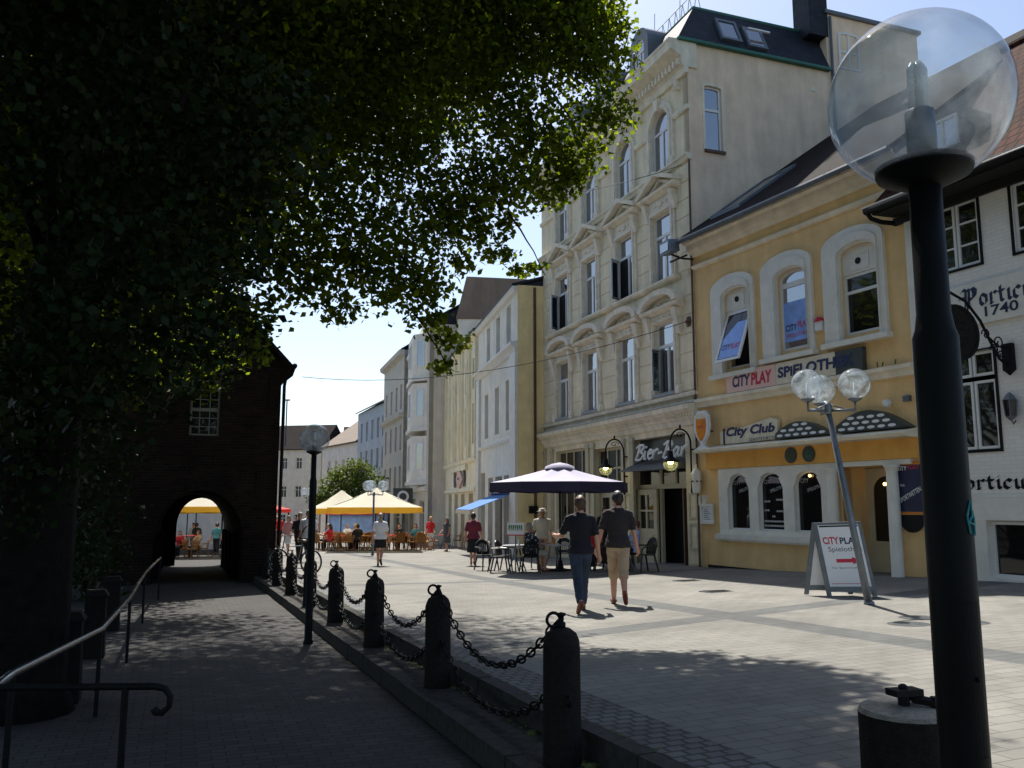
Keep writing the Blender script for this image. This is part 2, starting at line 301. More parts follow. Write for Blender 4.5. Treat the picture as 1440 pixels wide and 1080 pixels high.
def text(s, box, m, par, y, ext=.006, bold=0., shear=0., name='lettering', fit=True, mp=None, rot=0):
    "lettering fitted to box (x0, x1, z0, z1) on a facade plane"
    cu = bpy.data.curves.new('lettering', 'FONT'); cu.body = s; cu.offset = bold; cu.shear = shear; cu.extrude = 0; cu.resolution_u = 3
    o = bpy.data.objects.new('tmp', cu); COL.objects.link(o); dg = bpy.context.evaluated_depsgraph_get(); dg.update()
    me = o.evaluated_get(dg).to_mesh(); vs = np.array([v.co[:2] for v in me.vertices]); fs = [tuple(p.vertices) for p in me.polygons]
    o.evaluated_get(dg).to_mesh_clear(); bpy.data.objects.remove(o)
    mn, mx = vs.min(0), vs.max(0); x0, x1, z0, z1 = box
    vs = (vs - mn) / (mx - mn); vs[:, 0] = x0 + vs[:, 0] * (x1 - x0); vs[:, 1] = z0 + vs[:, 1] * (z1 - z0)
    if rot:
        c = np.array([(x0 + x1) / 2, (z0 + z1) / 2]); q = vs - c; vs = np.stack([q[:, 0] * math.cos(rot) - q[:, 1] * math.sin(rot), q[:, 0] * math.sin(rot) + q[:, 1] * math.cos(rot)], 1) + c
    f = mp or (lambda u, w, d: (u, d, w)); mb = MB(); n = len(vs)
    mb.add([f(a, b, y - ext) for a, b in vs], fs)
    if ext > .012:
        ed = {}
        for p in fs:
            for i in range(len(p)): k = tuple(sorted((p[i], p[(i + 1) % len(p)]))); ed[k] = ed.get(k, 0) + 1
        mb.add([f(a, b, y - ext) for a, b in vs] + [f(a, b, y) for a, b in vs], [(a, b, b + n, a + n) for (a, b), c in ed.items() if c == 1])
    return mb.build(name, m, par)
def nib(strokes, x0, z0, sx, sz, ang, w, y, mb, mp=None):
    "broad-nib pen strokes: every polyline is swept with a slanted nib edge"
    f = mp or (lambda u, w_, d: (u, d, w_)); nx, nz = math.cos(ang) * w / 2, math.sin(ang) * w / 2; k = 0
    for st in strokes:
        pts = [(x0 + p[0] * sx, z0 + p[1] * sz) for p in st]
        for a, b in zip(pts, pts[1:]):
            k += 1; yy = y - .0004 * (k % 7)
            mb.add([f(a[0] - nx, a[1] - nz, yy), f(a[0] + nx, a[1] + nz, yy), f(b[0] + nx, b[1] + nz, yy), f(b[0] - nx, b[1] - nz, yy)], [(0, 1, 2, 3)])
# ------------------------------------------------------------------ ground
def paving(name, c1, c2, mort, bw, bh, bands=False):
    m = bricky(name, c1, c2, mort, bw, bh, .007, 'xy', .85, .35, var=.26, spec=.2); t = m.node_tree; p = t.nodes['Principled BSDF']
    src = t.nodes[m['base']].outputs[2]
    tc = _n(t, 'ShaderNodeTexCoord')
    # worn blotches and chewing-gum specks
    v = _n(t, 'ShaderNodeTexVoronoi'); v.inputs['Scale'].default_value = 2.3; t.links.new(tc.outputs['Object'], v.inputs['Vector'])
    lt = _n(t, 'ShaderNodeMath', operation='LESS_THAN'); lt.inputs[1].default_value = .045; t.links.new(v.outputs['Distance'], lt.inputs[0])
    big = _n(t, 'ShaderNodeTexNoise'); big.inputs['Scale'].default_value = .35; big.inputs['Detail'].default_value = 5; t.links.new(tc.outputs['Object'], big.inputs['Vector'])
    mr = _n(t, 'ShaderNodeMapRange'); mr.inputs[1].default_value = .35; mr.inputs[2].default_value = .65; mr.inputs[3].default_value = .88; mr.inputs[4].default_value = 1.07
    t.links.new(big.outputs[0], mr.inputs[0])
    mx = _n(t, 'ShaderNodeMix', data_type='RGBA', blend_type='MULTIPLY'); mx.inputs[0].default_value = 1; t.links.new(src, mx.inputs[6]); t.links.new(mr.outputs[0], mx.inputs[7])
    m2 = _n(t, 'ShaderNodeMix', data_type='RGBA'); sc_ = _n(t, 'ShaderNodeMath', operation='MULTIPLY'); sc_.inputs[1].default_value = .35; t.links.new(lt.outputs[0], sc_.inputs[0])
    t.links.new(sc_.outputs[0], m2.inputs[0]); t.links.new(mx.outputs[2], m2.inputs[6]); m2.inputs[7].default_value = (.12, .12, .11, 1); out = m2.outputs[2]
    if bands:
        sp = _n(t, 'ShaderNodeSeparateXYZ'); t.links.new(tc.outputs['Object'], sp.inputs[0])
        def mth(op, a, b):
            n = _n(t, 'ShaderNodeMath', operation=op)
            for i, q in enumerate((a, b)):
                if isinstance(q, (int, float)): n.inputs[i].default_value = q
                else: t.links.new(q, n.inputs[i])
            return n.outputs[0]
        X, Y = sp.outputs[0], sp.outputs[1]
        b1 = mth('LESS_THAN', mth('ABSOLUTE', mth('SUBTRACT', X, 7.2), 0), .26)
        b2 = mth('LESS_THAN', mth('ABSOLUTE', mth('SUBTRACT', mth('SUBTRACT', Y, 9.75), mth('MULTIPLY', mth('SUBTRACT', X, 4.6), .2)), 0), .27)
        b3 = mth('LESS_THAN', mth('ABSOLUTE', mth('SUBTRACT', Y, 19.5), 0), .22)
        k = mth('MAXIMUM', mth('MAXIMUM', b1, b2), b3)
        m3 = _n(t, 'ShaderNodeMix', data_type='RGBA', blend_type='MULTIPLY'); t.links.new(k, m3.inputs[0]); t.links.new(out, m3.inputs[6]); m3.inputs[7].default_value = (.56, .60, .66, 1); out = m3.outputs[2]
    t.links.new(out, p.inputs['Base Color']); return m
M['plaza'] = paving('plaza_paving', (.212, .203, .18), (.185, .178, .159), (.125, .117, .10), .30, .15, True)
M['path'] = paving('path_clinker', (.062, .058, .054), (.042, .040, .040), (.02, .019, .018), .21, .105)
SG = [-30, -20, -12, -8, -6] + [i * .75 for i in range(-6, 60)] + [45, 48, 52, 56, 60, 66, 72, 80, 90, 100, 120, 150, 200, 300]
def sheet(name, tg, sg, off, m):
    mb = MB(); n = len(tg)
    mb.add([(t, s, gz(*S(t, s)) + off) for s in sg for t in tg], [(j * n + i, j * n + i + 1, (j + 1) * n + i + 1, (j + 1) * n + i) for j in range(len(sg) - 1) for i in range(n - 1)])
    o = mb.build(name, m); o.rotation_euler = (0, 0, AX); return tag(o, kind='structure')
sheet('plaza', [2.6, 2.72, 3.15] + [3.6 + .6 * i for i in range(24)] + [18.5, 20, 24, 30, 40, 60, 100, 200], SG, 0, 'plaza')
sheet('gutter', [2.725, 3.15], SG[:65], .004, 'cobble')
sheet('strip', [2.16, 2.3, 2.61], SG[:58], STRIP, 'soil')
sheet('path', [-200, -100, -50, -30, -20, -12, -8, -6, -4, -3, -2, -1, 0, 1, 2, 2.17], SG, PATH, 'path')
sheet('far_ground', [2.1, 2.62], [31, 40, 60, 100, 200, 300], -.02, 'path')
for t, s_, lb in ((10.4, 16.3, 'iron drain cover in the sunlit paving near the bar, the farther of the two'), (9.3, 13.6, 'iron drain cover in the sunlit paving, the nearer of the two')):
    x, y = S(t, s_); T_ = thing('drain_cover', lb, 'drain cover', (x, y, gz(x, y) + .002), AX, 'drain covers'); MB().box(-.28, .28, -.2, .2, -.02, .004).build('frame', 'steel', T_)
    MB().plate([(-.25, -.17), (.25, -.17), (.25, .17), (-.25, .17)], [[(-.22 + k * .065, -.14), (-.19 + k * .065, -.14), (-.19 + k * .065, .14), (-.22 + k * .065, .14)] for k in range(7)], .009, .0045, lambda u, w, d: (u, w, d)).build('grate', 'iron', T_)
def kerbs(name, t0, t1, top, bot, s0, s1):
    mb = MB(); s = s0
    while s < s1:
        L = .95; dz = random.uniform(-.006, .006); dt = random.uniform(-.006, .006); P8 = []
        for z in (bot, top + .004 + dz):
            for (t, q) in ((t0 + dt, s), (t1 + dt, s), (t1 + dt, s + L), (t0 + dt, s + L)):
                x, y = S(t, q); P8.append((x, y, gz(x, y) + z))
        mb.hexa(P8); s += L + .012
    return tag(mb.build(name, 'kerb'), kind='structure')
kerbs('kerb', 2.12, 2.26, STRIP, PATH - .1, -4, 31)
kerbs('kerb_upper', 2.58, 2.71, 0, STRIP - .1, -4, 31)
mb = MB()
for i in range(420):
    t, s = random.choice((random.gauss(2.545, .025), random.gauss(2.735, .02))), random.uniform(-2, 27); x, y = S(t, s)
    z = gz(x, y) + (STRIP if t < 2.6 else .003); r = random.uniform(.012, .05)
    if t > 2.6: r *= .5
    if t < 2.6: t = min(t, 2.56)
    mb.sph((x, y, z), (r, r, r * .45), 6, 4)
tag(mb.build('moss', 'moss'), kind='stuff')

# ------------------------------------------------------------------ bollards and chains
BS = [2.40 + 2.89 * i for i in range(9)]; BT = 2.39
def dome(): return [(.128, 0), (.128, .04), (.125, .1), (.122, .74), (.117, .79), (.098, .835), (.055, .865), (0.001, .874)]
def ring_fit(par, z):
    mb = MB(); mb.lathe([(.03, z - .01), (.03, z + .03), (.018, z + .035), (.018, z + .07), (.030, z + .075), (.032, z + .09), (.001, z + .098)], n=10)
    mb.torus((-.055, 0, z + .05), .045, .011, (0, 1, 0), 14, 6); return mb.build('chain_ring', 'iron', par, True)
lab = ['granite bollard with flat chipped top and iron strap beside the big lamp post', 'nearest round topped granite bollard, wide and dark at the bottom of the picture',
       'second round topped bollard from the front, chain draped over its head', 'third round topped bollard from the front', 'fourth round topped bollard, just right of the slim lamp post',
       'bollard standing right behind the slim globe lamp post', 'bollard just left of the slim lamp post with chains at both sides', 'far bollard beside the brick gatehouse corner', 'last bollard of the row, against the brick gatehouse']
bpos = []
for i, s in enumerate(BS):
    x, y = S(BT, s); z = gz(x, y) + STRIP - .012
    b = thing('bollard', lab[i], 'bollard', (x, y, z), AX + R(random.uniform(-8, 8)), 'granite bollards along the kerb')
    if i == 0:
        mb = MB(); n = 28; prof = [(.15, 0), (.15, .05), (.152, .74)]; prof = [(r, z + (.12 if z > .1 else 0)) for r, z in prof]; mb.lathe(prof, n=n, cap=False)
        ring = [(.152 * math.cos(2 * math.pi * j / n), .152 * math.sin(2 * math.pi * j / n)) for j in range(n)]
        mb.build('shaft', 'granite', b, True)
        tp = MB(); tp.add([(a, c, .74) for a, c in ring] + [(a * .95, c * .95, .756 + .02 * c) for a, c in ring] + [(0, 0, .768)],
            [(j, (j + 1) % n, n + (j + 1) % n, n + j) for j in range(n)] + [(n + j, n + (j + 1) % n, 2 * n) for j in range(n)])
        tp.build('chipped_top', 'granitetop', b, loc=(0, 0, .12))
        st = MB(); st.box(-.05, .06, -.03, .03, .80, .822); st.tube([(.0, 0, .76), (0, 0, .80)], .02, 8); st.lathe([(.016, .822), (.016, .832), (.008, .838)], n=8)
        st.tube([(.03, -.01, .79), (.1, -.03, .775), (.17, -.05, .70), (.18, -.055, .6)], .017, 6); st.tube([(.03, .03, .79), (.11, .02, .77), (.175, .0, .68)], .013, 6); st.lathe([(.018, 0), (.018, .02)], (.105, -.03, .775), 8)
        st.build('iron_strap', 'iron', b, loc=(0, 0, .12))
    else:
        MB().lathe(dome(), n=24).build('shaft', 'granite', b, True); ring_fit(b, .87)
        [MB().torus((0, q, .43), .03, .01, (1, 0, 0), 12, 5).build('side_ring', 'iron', b, True) for q in (-.135, .135)]
    bpos.append((x, y, z))
def chain(p, q, sag, label, ll=.14):
    p, q = Vector(p), Vector(q); n = 60; pts = [p.lerp(q, i / n) - Vector((0, 0, sag * 4 * (i / n) * (1 - i / n))) for i in range(n + 1)]
    L = [0]
    for a, b in zip(pts, pts[1:]): L.append(L[-1] + (b - a).length)
    def at(d):
        for i in range(n):
            if L[i + 1] >= d: return pts[i].lerp(pts[i + 1], (d - L[i]) / max(L[i + 1] - L[i], 1e-6))
        return pts[-1]
    k = max(3, round(L[-1] / (ll * .72))); mb = MB()
    for i in range(k):
        a, b = at(L[-1] * i / k), at(L[-1] * (i + 1) / k); d = (b - a).normalized(); side = d.cross(Vector((0, 0, 1))).normalized(); up = side.cross(d)
        ax = (side * .85 + up * .5) if i % 2 else (up * .85 - side * .5)
        mb.torus((a + b) / 2, .028, .0086, ax, 14, 5, ll * .5 / .028, d)
    o = mb.build('chain', 'iron', None, True); return tag(o, label, 'chain', 'iron chains between the bollards')
ordn = ['flat topped bollard and the nearest round bollard', 'nearest round bollard and the second one', 'second and the third round bollard', 'third and the fourth round bollard', 'fourth bollard and the one behind the slim lamp post',
        'bollard behind the slim lamp post and the one left of it', 'two bollards left of the slim lamp post', 'last two bollards at the gatehouse']
for i in range(1, 8):
    a, b = bpos[i], bpos[i + 1]; d = (Vector(b) - Vector(a)).normalized()
    za = .80 if i == 0 else .90
    chain((a[0] + d.x * .06, a[1] + d.y * .06, a[2] + za), (b[0] - d.x * .05, b[1] - d.y * .05, b[2] + .92), .47, 'upper chain between the ' + ordn[i])
    chain((a[0] + d.x * .15, a[1] + d.y * .15, a[2] + .43), (b[0] - d.x * .15, b[1] - d.y * .15, b[2] + .43), .34, 'lower chain between the ' + ordn[i])

# ------------------------------------------------------------------ globe street lamps
def street_lamp(x, y, h, label, rg=.223, tagged=False):
    z = gz(x, y) + PATH; L = thing('street_lamp', label, 'street lamp', (x, y, z), 0, 'single globe street lamps')
    MB().lathe([(.07, -.02), (.07, .03), (.056, .06), (.054, h * .45), (.053, h - .62), (.046, h - .60), (.040, h - .56), (.0385, h - .20)], n=24).build('pole', 'lampblack', L, True)
    MB().lathe([(.04, h - .235), (.06, h - .225), (.112, h - .2), (.116, h - .19), (.116, h - .178), (.1, h - .17), (.05, h - .165)], n=28).build('lamp_plate', 'lampblack', L, True)
    g = MB().sph((0, 0, h), rg, 48, 28).build('globe', 'globe', L, True)
    bl = MB(); bl.lathe([(.036, h - .17), (.036, h - .03), (.03, h - .025)], n=14); hb = bl.build('lamp_holder', 'steel', L, True)
    t = MB()
    for a in (0, 90, 180, 270): t.tube([(.015 * math.cos(R(a)), .015 * math.sin(R(a)), h - .03), (.015 * math.cos(R(a)), .015 * math.sin(R(a)), h + .085), (.006 * math.cos(R(a)), .006 * math.sin(R(a)), h + .1)], .012, 8)
    t.build('lamp_tube', 'cfl', hb, True)
    if tagged:
        gm = MB(); r = .0555
        def sp(u, w):
            a = R(-70) + u / r; return (r * math.cos(a), r * math.sin(a), w)
        for st in ([(.0, 1.70), (.014, 1.735), (.02, 1.70), (.004, 1.685), (.03, 1.68)], [(.0, 1.70), (.008, 1.66), (.03, 1.655), (.034, 1.69), (.022, 1.712)]): gm.tube([sp(*q) for q in st], .0028, 5)
        gm.build('paint_scribble', 'graffiti', L)
        def cyl(u, w, d): a = R(-96) + u / r; return ((r - .0015 - d) * math.cos(a), (r - .0015 - d) * math.sin(a), w)
        dm = MB()
        for i in range(8): dm.plate(rect(-.034 + .0085 * i, -.034 + .0085 * (i + 1), 1.16, 1.50), (), -.003, None, cyl)
        for ww in (1.158, 1.50):
            for i in range(8): dm.plate(rect(-.036 + .009 * i, -.036 + .009 * (i + 1), ww, ww + .004), (), -.0045, None, cyl)
        dm.sph(cyl(.02, 1.33, -.004), .006, 8, 6); dm.build('access_door', 'lampblack', L)
    return L
street_lamp(1.05, 2.08, 2.757, 'huge black globe lamp post in the right foreground', tagged=True)
street_lamp(-2.94, 12.7, 2.95, 'slim black globe lamp post among the bollards on the path edge')
def triple_lamp(x, y, label, h=2.72, rg=.24, lean=(0, 0), rz=0, m='steel'):
    L = thing('cluster_lamp', label, 'street lamp', (x, y, gz(x, y) - .01), 0, 'street lamps with clustered globes'); T = Vector((lean[0], lean[1], h)); mb = MB()
    mb.tube([(0, 0, 0), T * .33, T], [.058, .052, .042], 14); mb.lathe([(.075, 0), (.075, .05), (.058, .06)], n=14)
    mb.build('pole', m, L, True); hub = MB(); hub.lathe([(.05, -.06), (.06, -.02), (.06, .08), (.03, .12)], T, 12)
    for k in range(3):
        a = R(rz + 120 * k); e = T + Vector((.4 * math.cos(a), .4 * math.sin(a), -.02)); hub.tube([T, e], .022, 8)
        hub.tube([T + Vector((0, 0, .1)), T.lerp(e, .6) + Vector((0, 0, .02))], .01, 6); hub.tube([e, e + Vector((0, 0, .13))], .016, 8); hub.lathe([(.03, .12), (.1, .16), (.105, .175), (.05, .18)], e, 16)
    hub.build('arm_cluster', m, L, True)
    for k in range(3):
        a = R(rz + 120 * k); e = T + Vector((.4 * math.cos(a), .4 * math.sin(a), .14 + rg)); g = MB().sph(e, rg, 28, 16).build('globe', 'globe2', L, True)
        MB().lathe([(.025, -rg), (.025, -rg * .4), (.018, -rg * .38), (.018, rg * .1)], e, 8).build('lamp_tube', 'cfl', g, True)
    return L
triple_lamp(5.29, 12.97, 'leaning steel lamp post with three clear globes in front of the yellow house', 2.9, .235, (-.46, 0), 85)
triple_lamp(-6.1, 38, 'distant lamp post with three globes rising in front of the yellow cafe parasol', 2.62, .24, (0, 0), 20)
triple_lamp(-14.6, 62, 'far lamp post with three globes left of the slim black lamp post', 3.2, .27, (0, 0), 50)
triple_lamp(-15.4, 72, 'far lamp post with three globes just above the left rim of the yellow parasol', 3.3, .27, (0, 0), 80)
# ------------------------------------------------------------------ buildings on the right
class Fr:                                   # facade frame: x along the front (left to right), y into the house, z absolute height
    def __init__(s, O, ang): s.O = O; s.a = R(ang); s.rz = R(ang - 90); s.d = (math.sin(s.a), -math.cos(s.a)); s.n = (math.cos(s.a), math.sin(s.a))
    def p(s, x, y, z=0): return (s.O[0] + s.d[0] * x + s.n[0] * y, s.O[1] + s.d[1] * x + s.n[1] * y, z)
    def house(s, name, label): return thing(name, label, 'building', (*s.O, 0), s.rz)
    def on(s, name, label, cat, x, y, z, group=None): return thing(name, label, cat, s.p(x, y, z), s.rz, group)
def mould(mb, prof, x0, x1):
    n = len(prof); mb.add([(x0, y, z) for y, z in prof] + [(x1, y, z) for y, z in prof], [(i, (i + 1) % n, n + (i + 1) % n, n + i) for i in range(n)])
    tr = tessellate_polygon([[Vector((y, z, 0)) for y, z in prof]]); mb.add([(x0, y, z) for y, z in prof], tr); mb.add([(x1, y, z) for y, z in prof], tr)
FB = Fr((5.24, 23.94), 19.8); FY = Fr((5.24, 23.94), 26.0); pp = FY.p(7.2, 0); FP = Fr(pp[:2], 24.5)
# ---- cream town house with the bar
H_ = FB.house('town_house', 'tall cream stucco town house with pedimented windows, slate mansard roof and a ground floor bar')
C4 = [-9.43, -6.89, -4.12, -1.64]
holes = [arch(c - .56, c + .56, 11.62, 13.66, .56) for c in C4] + [rect(c - .58, c + .58, 8.16, 10.3) for c in C4] + [rect(c - .59, c + .59, 4.68, 6.86) for c in C4]
holes += [rect(-10.35, -7.5, .4, 3.42), rect(-6.9, -4.8, -.7, 3.3), rect(-4.0, -.72, -.72, 3.42)]
MB().plate(rect(-11.75, -.002, -1.2, 14.3), holes, 0, .32).build('front_wall', 'cream', H_)
gm = lambda u, w, d: (-d, u, w)
MB().plate([(0, -1.2), (7.4, -1.2), (7.4, 17.1), (5.2, 17.1), (5.2, 15.12), (0, 15.12)], [arch(.54, 1.14, 11.8, 13.84, .06)], 0, .3, gm).build('gable_wall', 'gable', H_)
mb = MB(); mb.add([(-11.75, 0, -1.2), (-11.75, 9, -1.2), (-11.75, 9, 15.1), (-11.75, 0, 15.1)], [(0, 1, 2, 3)])
mb.add([(-11.75, 9, -1.2), (0, 9, -1.2), (0, 9, 17.1), (-11.75, 9, 17.1)], [(0, 1, 2, 3)]); mb.add([(0, 7.4, -1.2), (0, 9, -1.2), (0, 9, 17.1), (0, 7.4, 17.1)], [(0, 1, 2, 3)])
mb.add([(-11.74, 5.3, 14.5), (-.01, 5.3, 14.5), (-.01, 5.3, 17.1), (-11.74, 5.3, 17.1)], [(0, 1, 2, 3)]); mb.add([(-11.74, 5.3, 14.5), (-11.74, 9, 14.5), (-11.74, 9, 17.1), (-11.74, 5.3, 17.1)], [(0, 1, 2, 3)]); mb.build('rear_wall', 'gable', H_)
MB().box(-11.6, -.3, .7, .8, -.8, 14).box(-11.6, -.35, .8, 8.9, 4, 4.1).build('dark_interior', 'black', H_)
ro = MB(); e = .12
B0 = [(-11.85, -.35, 15.17), (.0 + e, -.35, 15.17), (.0 + e, 5.2, 15.12), (-11.85, 5.2, 15.12)]; B1 = [(-11.2, .6, 16.66), (-.52, .6, 16.66), (-.52, 5.25, 16.66), (-11.2, 5.25, 16.66)]
ro.hexa(B0 + B1); ro.build('mansard_roof', 'slate', H_)
tr_ = MB(); tr_.tube([B1[0], B1[1], B1[2]], .05, 6); tr_.box(-.02, .16, -.36, 5.22, 15.09, 15.17); tr_.build('copper_edge', 'green_trim', H_)
MB().box(-11.85, .1, 5.15, 9.1, 17.1, 17.22).build('rear_roof', 'lead', H_)
ch = MB(); ch.box(-.75, .02, 4.55, 5.28, 16.3, 18.7); ch.box(-.8, .06, 4.5, 5.33, 18.7, 18.85).box(-.7, -.02, 5.28, 5.32, 15.2, 17.3); ch.build('chimney', 'slate', H_)
MB().tube([(.06, 5.34, 17), (.06, 5.34, 9)], .045, 8).build('drainpipe', 'lead', H_); MB().tube([(.03, -.06, 11.4), (.02, -.07, 8.6), (-.02, -.07, -.4)], .032, 8).build('drainpipe', 'wood', H_)
def slope(u, w, d): return (.12 - .64 * w + d * -.91 + .0, u, 15.17 + 1.49 * w - d * .39)      # u along the gable eave, w up the slope 0..1
for (u0, u1, w0, w1, open_) in ((1.2, 1.95, .16, .74, 0), (2.15, 2.85, .1, .66, 1)):
    f = MB().plate(rect(u0, u1, w0, w1), [rect(u0 + .09, u1 - .09, w0 + .06, w1 - .06)], -.09, .02, slope).build('skylight', 'lead', H_)
    MB().plate(rect(u0 + .06, u1 - .06, w0 + .04, w1 - .04), (), -.06 if not open_ else -.075, None, slope).build('pane', 'glass', f)
    if open_: MB().plate(rect(u0 + .02, u1 + .1, w0 + .33, w0 + .37), (), -.3, -.25, slope).build('open_sash', 'winwhite', f)
for c in (-2.75, -5.45, -8.2, -10.6):
    d = MB(); d.plate(arch(c - .62, c + .62, 15.1, 17.0, .6, 10), [arch(c - .36, c + .36, 15.45, 16.62, .36, 8)], -.12, 1.3); dd = d.build('dormer', 'lead', H_)
    window(dd, c - .36, c + .36, 15.45, 16.62, .36, -.07, .06, [(16.2, .05)], [(c, .05, 15.5, 16.2)], name='dormer_window')
mb = MB(); mould(mb, [(.3, 14.3), (0, 14.3), (0, 14.12), (-.1, 14.12), (-.14, 14.3), (-.2, 14.34), (-.24, 14.6), (-.34, 14.66), (-.6, 14.8), (-.62, 15.02), (-.66, 15.06), (-.66, 15.12), (.3, 15.165)], -11.78, .06)
mb.build('cornice', 'creamtrim', H_)
mb = MB()
for i in range(56): x = -11.7 + i * .21; mb.box(x, x + .11, -.32, -.19, 14.38, 14.58)
mb.build('cornice_dentils', 'trimgrey', H_)
for c in (-10.6, -8.16, -5.5, -2.88, -.5): MB().box(c - .07, c + .07, -.16, .02, 13.82, 14.1).tube([(c, -.1, 13.86), (c, -.2, 13.78)], .06, 8).build('cornice_bracket', 'trimgrey', H_)
st = MB()
for a, b in zip([-11.75] + [c + .84 for c in C4], [c - .84 for c in C4] + [.02]): mould(st, [(.05, 13.0), (-.06, 13.0), (-.09, 13.06), (-.09, 13.14), (.05, 13.16)], a, b)
mould(st, [(.05, 11.42), (-.1, 11.44), (-.14, 11.52), (-.2, 11.56), (-.2, 11.61), (.05, 11.615)], -11.8, .04)
mould(st, [(.05, 8.0), (-.14, 8.02), (-.2, 8.08), (-.2, 8.14), (.05, 8.155)], -11.0, -.72)
mould(st, [(.05, 4.44), (-.1, 4.45), (-.13, 4.56), (.05, 4.58)], -11.78, .03)
st.build('string_course', 'creamtrim', H_)
mb = MB(); mould(mb, [(.05, 3.62), (-.06, 3.62), (-.1, 3.75), (-.16, 3.8), (-.2, 3.95), (-.36, 4.05), (-.38, 4.18), (-.06, 4.22), (.05, 4.43)], -11.85, .06)
for i in range(80): x = -11.75 + i * .147; mb.box(x, x + .075, -.23, -.14, 3.86, 3.93)
mb.build('shop_cornice', 'creamtrim', H_)
mb = MB(); mould(mb, [(-.05, 4.215), (-.4, 4.185), (-.4, 4.2), (-.05, 4.25)], -11.86, .07); mb.build('zinc_flashing', 'sill', H_)
# rusticated courses between the windows
segs = list(zip([-11.75] + [c + .80 for c in C4], [c - .80 for c in C4] + [-.002]))
for zb, z1 in ((4.6, 7.95), (8.17, 11.38)):
    n = 6; h = (z1 - zb) / n
    for a, b in segs:
        co = MB()
        for k in range(n): co.box(a, b, -.022, .01, zb + k * h + .014, zb + (k + 1) * h - .014)
        co.build('rusticated_pier', 'cream', H_)
for a, b in ((-.66, -.002), (-4.7, -4.1)):
    co = MB()
    for k in range(5): co.box(a, b, -.022, .01, -.3 + k * .78 + .015, -.3 + (k + 1) * .78 - .015)
    co.build('rusticated_pier', 'cream', H_)
for i, c in enumerate(C4):
    s = MB(); s.plate(arch(c - .82, c + .82, 11.62, 13.93, .82, 16), [arch(c - .56, c + .56, 11.62 - .001, 13.66, .56, 16)], -.085, .0); s.plate(arch(c - .70, c + .70, 11.64, 13.80, .70, 16), [arch(c - .6, c + .6, 11.63, 13.70, .6, 16)], -.12, -.08)
    s.hexa([(c - .09, -.2, 13.62), (c + .09, -.2, 13.62), (c + .09, 0, 13.62), (c - .09, 0, 13.62), (c - .14, -.2, 14.0), (c + .14, -.2, 14.0), (c + .14, 0, 14.0), (c - .14, 0, 14.0)])
    for sx in (-1, 1): s.box(c + sx * .70 - .15, c + sx * .70 + .15, -.15, 0, 11.62, 11.86)
    sw = s.build('arched_surround', 'trimgrey', H_)
    window(H_, c - .56, c + .56, 11.62, 13.66, .56, .05, .055, [(13.0, .08)], [(c, .09, 11.66, 13.0)])
    s = MB(); s.plate(rect(c - .79, c + .79, 8.16, 10.78), [rect(c - .58, c + .58, 8.159, 10.3)], -.09, 0); s.plate(rect(c - .69, c + .69, 8.17, 10.42), [rect(c - .61, c + .61, 8.165, 10.33)], -.13, -.08)
    mould(s, [(0, 10.78), (-.1, 10.8), (-.3, 10.9), (-.32, 10.97), (0, 11.0)], c - 1.12, c + 1.12)
    for a, b in (((c - 1.16, 10.98), (c, 11.47)), ((c + 1.16, 10.98), (c, 11.47))):
        s.hexa([(a[0], -.34, a[1]), (b[0], -.34, b[1] - .0), (b[0], 0, b[1]), (a[0], 0, a[1]), (a[0], -.36, a[1] + .13), (b[0], -.36, b[1] + .14), (b[0], 0, b[1] + .16), (a[0], 0, a[1] + .15)])
    s.plate([(c - .95, 10.99), (c + .95, 10.99), (c, 11.42)], [[(c - .62, 11.03), (c + .62, 11.03), (c, 11.32)]], -.12, -.0)
    for sx in (-1, 1): s.hexa([(c + sx * .82 - .09, -.12, 10.2), (c + sx * .82 + .09, -.12, 10.2), (c + sx * .82 + .09, 0, 10.2), (c + sx * .82 - .09, 0, 10.2), (c + sx * .82 - .1, -.27, 10.78), (c + sx * .82 + .1, -.27, 10.78), (c + sx * .82 + .1, 0, 10.78), (c + sx * .82 - .1, 0, 10.78)])
    s.sph((c, -.1, 10.6), (.18, .05, .09), 10, 6).sph((c - .32, -.1, 10.6), (.1, .04, .05), 8, 5).sph((c + .32, -.1, 10.6), (.1, .04, .05), 8, 5)
    s.build('pediment_surround', 'trimgrey', H_)
    z0, z1 = 8.16, 10.3; opened = i in (0, 2)
    window(H_, c - .58, c + .58, z0, z1, 0, .05, .055, [(9.62, .09)], [(c + (.05 if opened else 0), .10, z0, 9.62)])
    if opened:      # inner left casement swung out of the frame, dark room behind
        f = MB().plate(rect(-.0, .52, 8.2, 9.58), [rect(.06, .46, 8.27, 9.5)], 0, .05, lambda u, w, d: (c - .55 + u * .5 + d, -.02 - u * .86 + d * .5, w)).build('open_casement', 'winwhite', H_)
        MB().plate(rect(.03, .49, 8.23, 9.54), (), .02, None, lambda u, w, d: (c - .55 + u * .5 + d, -.02 - u * .86 + d * .5, w)).build('pane', 'glass', f)
        MB().box(c - .51, c - .02, .03, .055, 8.24, 9.56).build('dark_opening', 'black', H_)
    s = MB(); s.plate(rect(c - .79, c + .79, 4.58, 7.12), [rect(c - .59, c + .59, 4.68, 6.86)], -.09, 0); s.plate(rect(c - .70, c + .70, 4.69, 6.96), [rect(c - .62, c + .62, 4.685, 6.89)], -.13, -.08)
    mould(s, [(0, 7.12), (-.12, 7.14), (-.3, 7.22), (-.32, 7.30), (0, 7.33)], c - 1.12, c + 1.12)
    hw, rz_, cz = 1.16, .5, 7.30
    ao = [(c + hw * math.cos(math.pi * k / 16), cz + .02 + rz_ * math.sin(math.pi * k / 16)) for k in range(17)]; ai = [(c + .93 * math.cos(math.pi * k / 16), cz + .02 + .33 * math.sin(math.pi * k / 16)) for k in range(17)]
    s.plate(ao + ai[::-1], (), -.36, 0)
